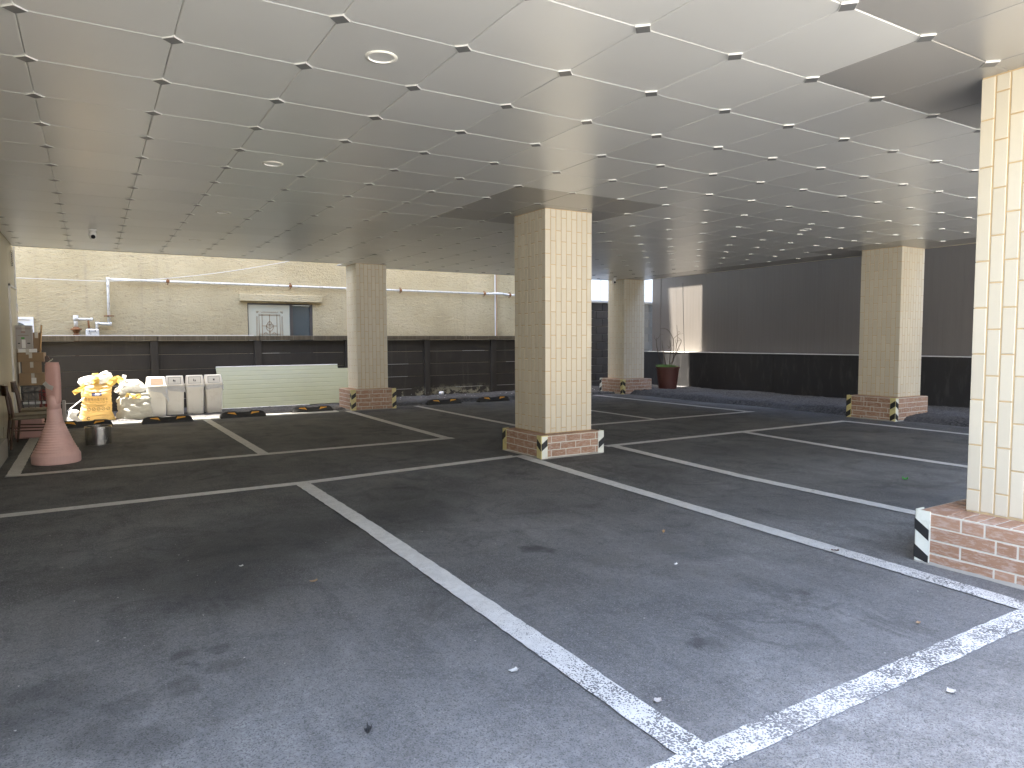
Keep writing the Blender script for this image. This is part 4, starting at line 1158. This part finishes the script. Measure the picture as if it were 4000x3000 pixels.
carton(-.835, 12.3, 1.165, .20, .20, .335, .0, 'grey printed carton on top of the stack by the door', mat='carton_g',
       prt=[('stripe', 'ink_brown', -.09, .09, .295, .299), ('stripe', 'ink_brown', -.09, .09, .282, .285), ('emblem', 'red', -.03, .02, .235, .245), ('print', 'leaf', -.03, .01, .14, .165), ('label_sheet', 'white', -.025, .02, .01, .13), ('print', 'ink', -.07, -.045, .07, .085), ('print', 'ink', .04, .075, .07, .085), ('print', 'ink_brown', -.07, .06, .19, .194)])
carton(-.70, 12.45, 1.12, .10, .12, .28, .1, 'narrow brown carton behind the printed one')
bd = MB().bbox(-.008, .008, -.06, .06, 0, .40, .002).build('plywood_offcut', M['wood'], None, (-.655, 12.42, 1.11), rot=(0, R(4), 0)); tag(bd, 'thin orange plywood offcut standing behind the top cartons', 'board')
bs = MB().tube([(-.60, 12.3, .93), (-.50, 12.22, 1.01)], .008, 8).build('broken_stick', M['cable_w']); tag(bs, 'short pale stick jutting out of the carton stack', 'stick')
sc = MB().bbox(-.05, .05, -.03, .03, 0, .075, .003).build('small_box', M['wood_dark'], None, (-.575, 12.28, .975), rot=(0, R(-25), 0)); tag(sc, 'small dark box wedged beside the carton stack', 'box')
rd = thing('folding_stool', 'red plastic folding stool frame standing behind the cone', 'stool', (-.62, 12.2, 0))
MB().tube([(-.04, 0, .0), (-.045, 0, .55)], .022, 8).tube([(.05, 0, .0), (-.0, 0, .55)], .022, 8).tube([(-.045, 0, .55), (.0, 0, .55)], .022, 8).tube([(-.04, 0, .28), (.03, 0, .28)], .018, 8).build('frame', M['red'], rd)
po = MB().bbox(-.022, .022, -.05, .05, 0, .39, .004).build('board_offcut', M['carton_g'], None, (-.385, 12.25, .0)); tag(po, 'narrow beige board standing on end right of the cone', 'board')
sk = MB().tube([(-.35, 12.35, .22), (-.10, 12.62, .42)], .008, 8).build('broom_stick', M['white']); tag(sk, 'white broom stick leaning behind the yellow bag', 'stick')
V, F = lumpy([(.0, .10, .07, .0), (.07, .09, .07, .0), (.14, .05, .05, -.02), (.19, .07, .06, .0), (.23, .04, .03, .0)], 40, 30, (.015, 20, 12), 23, .9)
bgs = link('plastic_bag', mesh(V, F, 'plastic_bag', True), M['bag_w'], None, (-.27, 12.45, 0)); tag(bgs, 'small crumpled white plastic bag left of the yellow bag', 'plastic bag')
rbk = thing('red_bucket', 'dull red crate under the wooden chairs', 'crate', (-.74, 11.1, 0))
MB().bbox(-.16, .16, -.12, .12, 0, .27, .02).build('body', M['cone_dark'], rbk)
MB().bbox(-.17, .17, -.13, .13, .272, .295, .006).build('rim', M['red'], rbk)

def chair(x, y, rz, label):
    t = thing('chair', label, 'chair', (x, y, 0), rz, 'old wooden chairs by the left wall')
    b = MB().bbox(-.20, .20, -.20, .20, .345, .385, .012).build('seat', M['seat'], t)
    MB().bbox(-.19, .19, -.19, .19, .386, .402, .008).build('cushion', M['seat'], t)
    for sx in (-1, 1):
        MB().tube([(sx*.175, -.17, .345), (sx*.185, -.19, 0)], [.016, .012], 8).build('leg', M['wood_dark'], t)
        MB().tube([(sx*.18, .23, 0), (sx*.175, .19, .37), (sx*.175, .215, .60), (sx*.17, .25, .74)], [.012, .017, .016, .012], 8).build('leg', M['wood_dark'], t)
        MB().tube([(sx*.18, -.18, .20), (sx*.178, .205, .22)], .009, 6).build('stretcher', M['wood_dark'], t)
    V = MB()
    for k in range(13):
        a = -.5+k/12; yv = .235+.035*(.25-a*a)*4
        V.v += [(a*.40, yv-.008, .63), (a*.40, yv+.008, .63), (a*.40, yv+.014, .755), (a*.40, yv-.002, .755)]
    for k in range(12):
        for j in range(4): V.f.append((k*4+j, k*4+(j+1) % 4, (k+1)*4+(j+1) % 4, (k+1)*4+j))
    V.f += [(0, 1, 2, 3), (48, 51, 50, 49)]
    V.build('backrest', M['wood_dark'], t)
chair(-.66, 10.15, R(100), 'nearer dark wooden chair facing right by the left wall')
chair(-.62, 10.85, R(92), 'farther dark wooden chair behind the first, before the cartons')

# ================================================================== POTTED PLANT
pt = thing('potted_plant', 'brown plastic pot with fresh grass and bare twigs near the sunlit wall', 'potted plant', (11.80, 12.28, .055))
MB().lathe([(.205, 0), (.21, .01), (.268, .52), (.285, .522), (.287, .548), (.272, .55), (.262, .50), (.0, .498)], 40).build('pot', M['pot'], pt, smooth=False)
MB().lathe([(.264, .515), (.15, .535), (.001, .54)], 32, cap=False).build('soil', M['soil'], pt)
gr = MB(); random.seed(5)
for i in range(650):
    a = random.uniform(0, 2*math.pi); rr = .25*math.sqrt(random.random()); x, y = rr*math.cos(a), rr*math.sin(a)
    h = random.uniform(.03, .095)*(1.1 if x < .08 else .6); dx, dy = random.uniform(-.05, .05)+x*.15, random.uniform(-.05, .05)+y*.15; wv = .004
    b0 = len(gr.v); z = .52
    gr.v += [(x-wv, y, z), (x+wv, y, z), (x+dx*.5+wv*.7, y+dy*.5, z+h*.75), (x+dx*.5-wv*.7, y+dy*.5, z+h*.75), (x+dx, y+dy, z+h*(.8 if abs(dx) > .04 else 1))]
    gr.f += [(b0, b0+1, b0+2, b0+3), (b0+3, b0+2, b0+4)]
o = gr.build('grass_tuft', M['grass'], pt); o['kind'] = 'stuff'
tw = [[(270, 960), (205, 760), (160, 560), (150, 430), (157, 370)], [(152, 440), (105, 375), (105, 310)], [(157, 400), (190, 350), (210, 295), (275, 305)], [(335, 965), (290, 760), (255, 580), (235, 430)],
      [(410, 970), (430, 640), (420, 430)], [(425, 620), (470, 540), (460, 480)], [(423, 590), (360, 520)], [(470, 1020), (520, 800), (530, 600), (515, 400), (480, 330), (440, 250), (380, 190), (300, 165), (240, 178)],
      [(500, 900), (560, 700), (575, 520), (600, 440), (590, 300), (575, 100)], [(500, 900), (600, 700), (640, 600), (700, 480), (710, 430), (645, 370)], [(530, 390), (600, 325), (660, 288), (690, 295), (735, 283)],
      [(430, 950), (500, 880), (510, 830)], [(515, 540), (480, 535)], [(560, 500), (530, 440), (560, 400)], [(600, 440), (640, 440), (715, 430)], [(590, 250), (625, 240), (635, 290)], [(655, 600), (660, 650)], [(390, 860), (365, 800)]]
for k, pl_ in enumerate(tw):
    pts = []; dep = random.uniform(-.1, .1)
    for i, (px, py) in enumerate(pl_):
        u = (px-395)*.00112; hgt = (1040-py)*.00110+.51
        pts.append((r_.x*u+f_.x*dep*(1+i*.2), r_.y*u+f_.y*dep*(1+i*.2), hgt))
    main = k in (0, 3, 4, 7, 8, 9)
    rad = [(.011 if main else .0055)*(1-.65*i/(len(pts)-1)) for i in range(len(pts))]
    MB().tube(pts, rad, 6).build('twig', M['twig'], pt)

# ================================================================== SMALL LITTER
def scrap(x, y, sx, sy, rz, mat, name, label, cat, z=.002, curl=.008):
    b = MB(); n = 6
    for j in range(n+1):
        for i in range(n+1):
            u, v = i/n-.5, j/n-.5
            k = 1-.5*abs(noise.noise(Vector((u*3, v*3, x*10))))
            b.v.append((u*sx*k, v*sy*k, curl*(abs(u)**2+abs(v)**2)*2+.3*curl*noise.noise(Vector((u*6, v*6, y)))+curl*.2))
    for j in range(n):
        for i in range(n): a = j*(n+1)+i; b.f.append((a, a+1, a+n+2, a+n+1))
    tag(b.build(name, M[mat], None, (x, y, z), rz), label, cat)
scrap(6.15, 3.41, .07, .05, .5, 'leaf', 'leaf', 'small bright green leaf on the asphalt left of the near right pillar', 'leaf', curl=.02)
scrap(2.57, 1.24, .035, .028, .3, 'ledge', 'paper_scrap', 'white paper scrap just outside the near bay line at lower right', 'litter')
scrap(1.33, 2.19, .045, .025, .2, 'ledge', 'paper_scrap', 'pale paper scrap left of the nearest dividing line', 'litter')
scrap(1.64, 1.74, .03, .03, .9, 'carton_g', 'paper_scrap', 'beige scrap lying beside the lower end of the nearest dividing line', 'litter')
scrap(.95, 3.58, .045, .022, .2, 'carton', 'wrapper', 'tiny tan and white wrapper in the left near bay', 'litter')
scrap(.67, 4.04, .026, .018, .2, 'ledge', 'paper_scrap', 'white fleck near the middle of the left near bay', 'litter')
scrap(.71, 2.07, .032, .022, .8, 'cable', 'dark_lump', 'small black lump on the asphalt near the bottom edge', 'litter', curl=.03)
scrap(3.69, 2.44, .05, .022, -.8, 'wood_dark', 'dead_leaf', 'dry brown leaf lying on the long white line', 'leaf', z=.014, curl=.01)
scrap(5.02, 3.53, .05, .03, .3, 'ledge', 'paper_scrap', 'white scrap on the nearer line of the right hand bays', 'litter', z=.012)
scrap(3.14, 3.29, .03, .012, .3, 'wood', 'dead_leaf', 'small curled tan leaf between the two scuff rings', 'leaf', curl=.02)
scrap(2.75, 2.78, .03, .015, .3, 'white', 'paper_scrap', 'pale scrap below the scuff rings', 'litter')
scrap(3.08, 1.63, .025, .018, .3, 'carton', 'dead_leaf', 'brown fragment near the front line of the right near bay', 'leaf')
cup = thing('paper_cup', 'white paper cup lying at the foot of the peeling fence', 'cup', (6.62, 13.98, .09), .2)
MB().tube([(-.045, 0, 0), (.045, 0, 0)], [.034, .04], 16).build('body', M['white'], cup, smooth=True)
fl = MB()
for i in range(420):
    x = random.uniform(-.8, 9.8); y = random.uniform(1.0, 12.2)*random.random()**.35+.2; a = random.uniform(0, 3); s = random.uniform(.002, .0065)
    c_, s_ = math.cos(a), math.sin(a); k = random.uniform(.3, 1)
    fl.quad((x-s*c_, y-s*s_, .0135), (x+s*s_*k, y-s*c_*k, .0145), (x+s*c_, y+s*s_, .0135), (x-s*s_*k, y+s*c_*k, .0155))
o = fl.build('litter_specks', M['ledge']); o['kind'] = 'stuff'; o['label'] = 'pale specks of grit scattered over the asphalt'
bf = MB()
for i in range(60):
    x = random.uniform(4.9, 10.2); y = random.uniform(12.7, 14.05); s = random.uniform(.004, .02)
    a = random.uniform(0, 3); c_, s_ = math.cos(a)*s, math.sin(a)*s
    bf.quad((x-c_, y-s_, .10), (x+s_*.4, y-c_*.4, .105), (x+c_, y+s_, .10), (x-s_*.4, y+c_*.4, .108))
o = bf.build('fence_foot_litter', M['white']); o['kind'] = 'stuff'; o['label'] = 'flakes and bits of rubbish along the foot of the black fence'

# unseen pale building added behind the viewer to bounce light
ob = thing('bounce_building', 'unseen light coloured building added across the street for bounce light', 'building', (0, -16, 0))
MB().box(-35, 35, -4, 0, 0, 9).build('wall', M['conc_l'], ob)  # unseen, added for bounce light
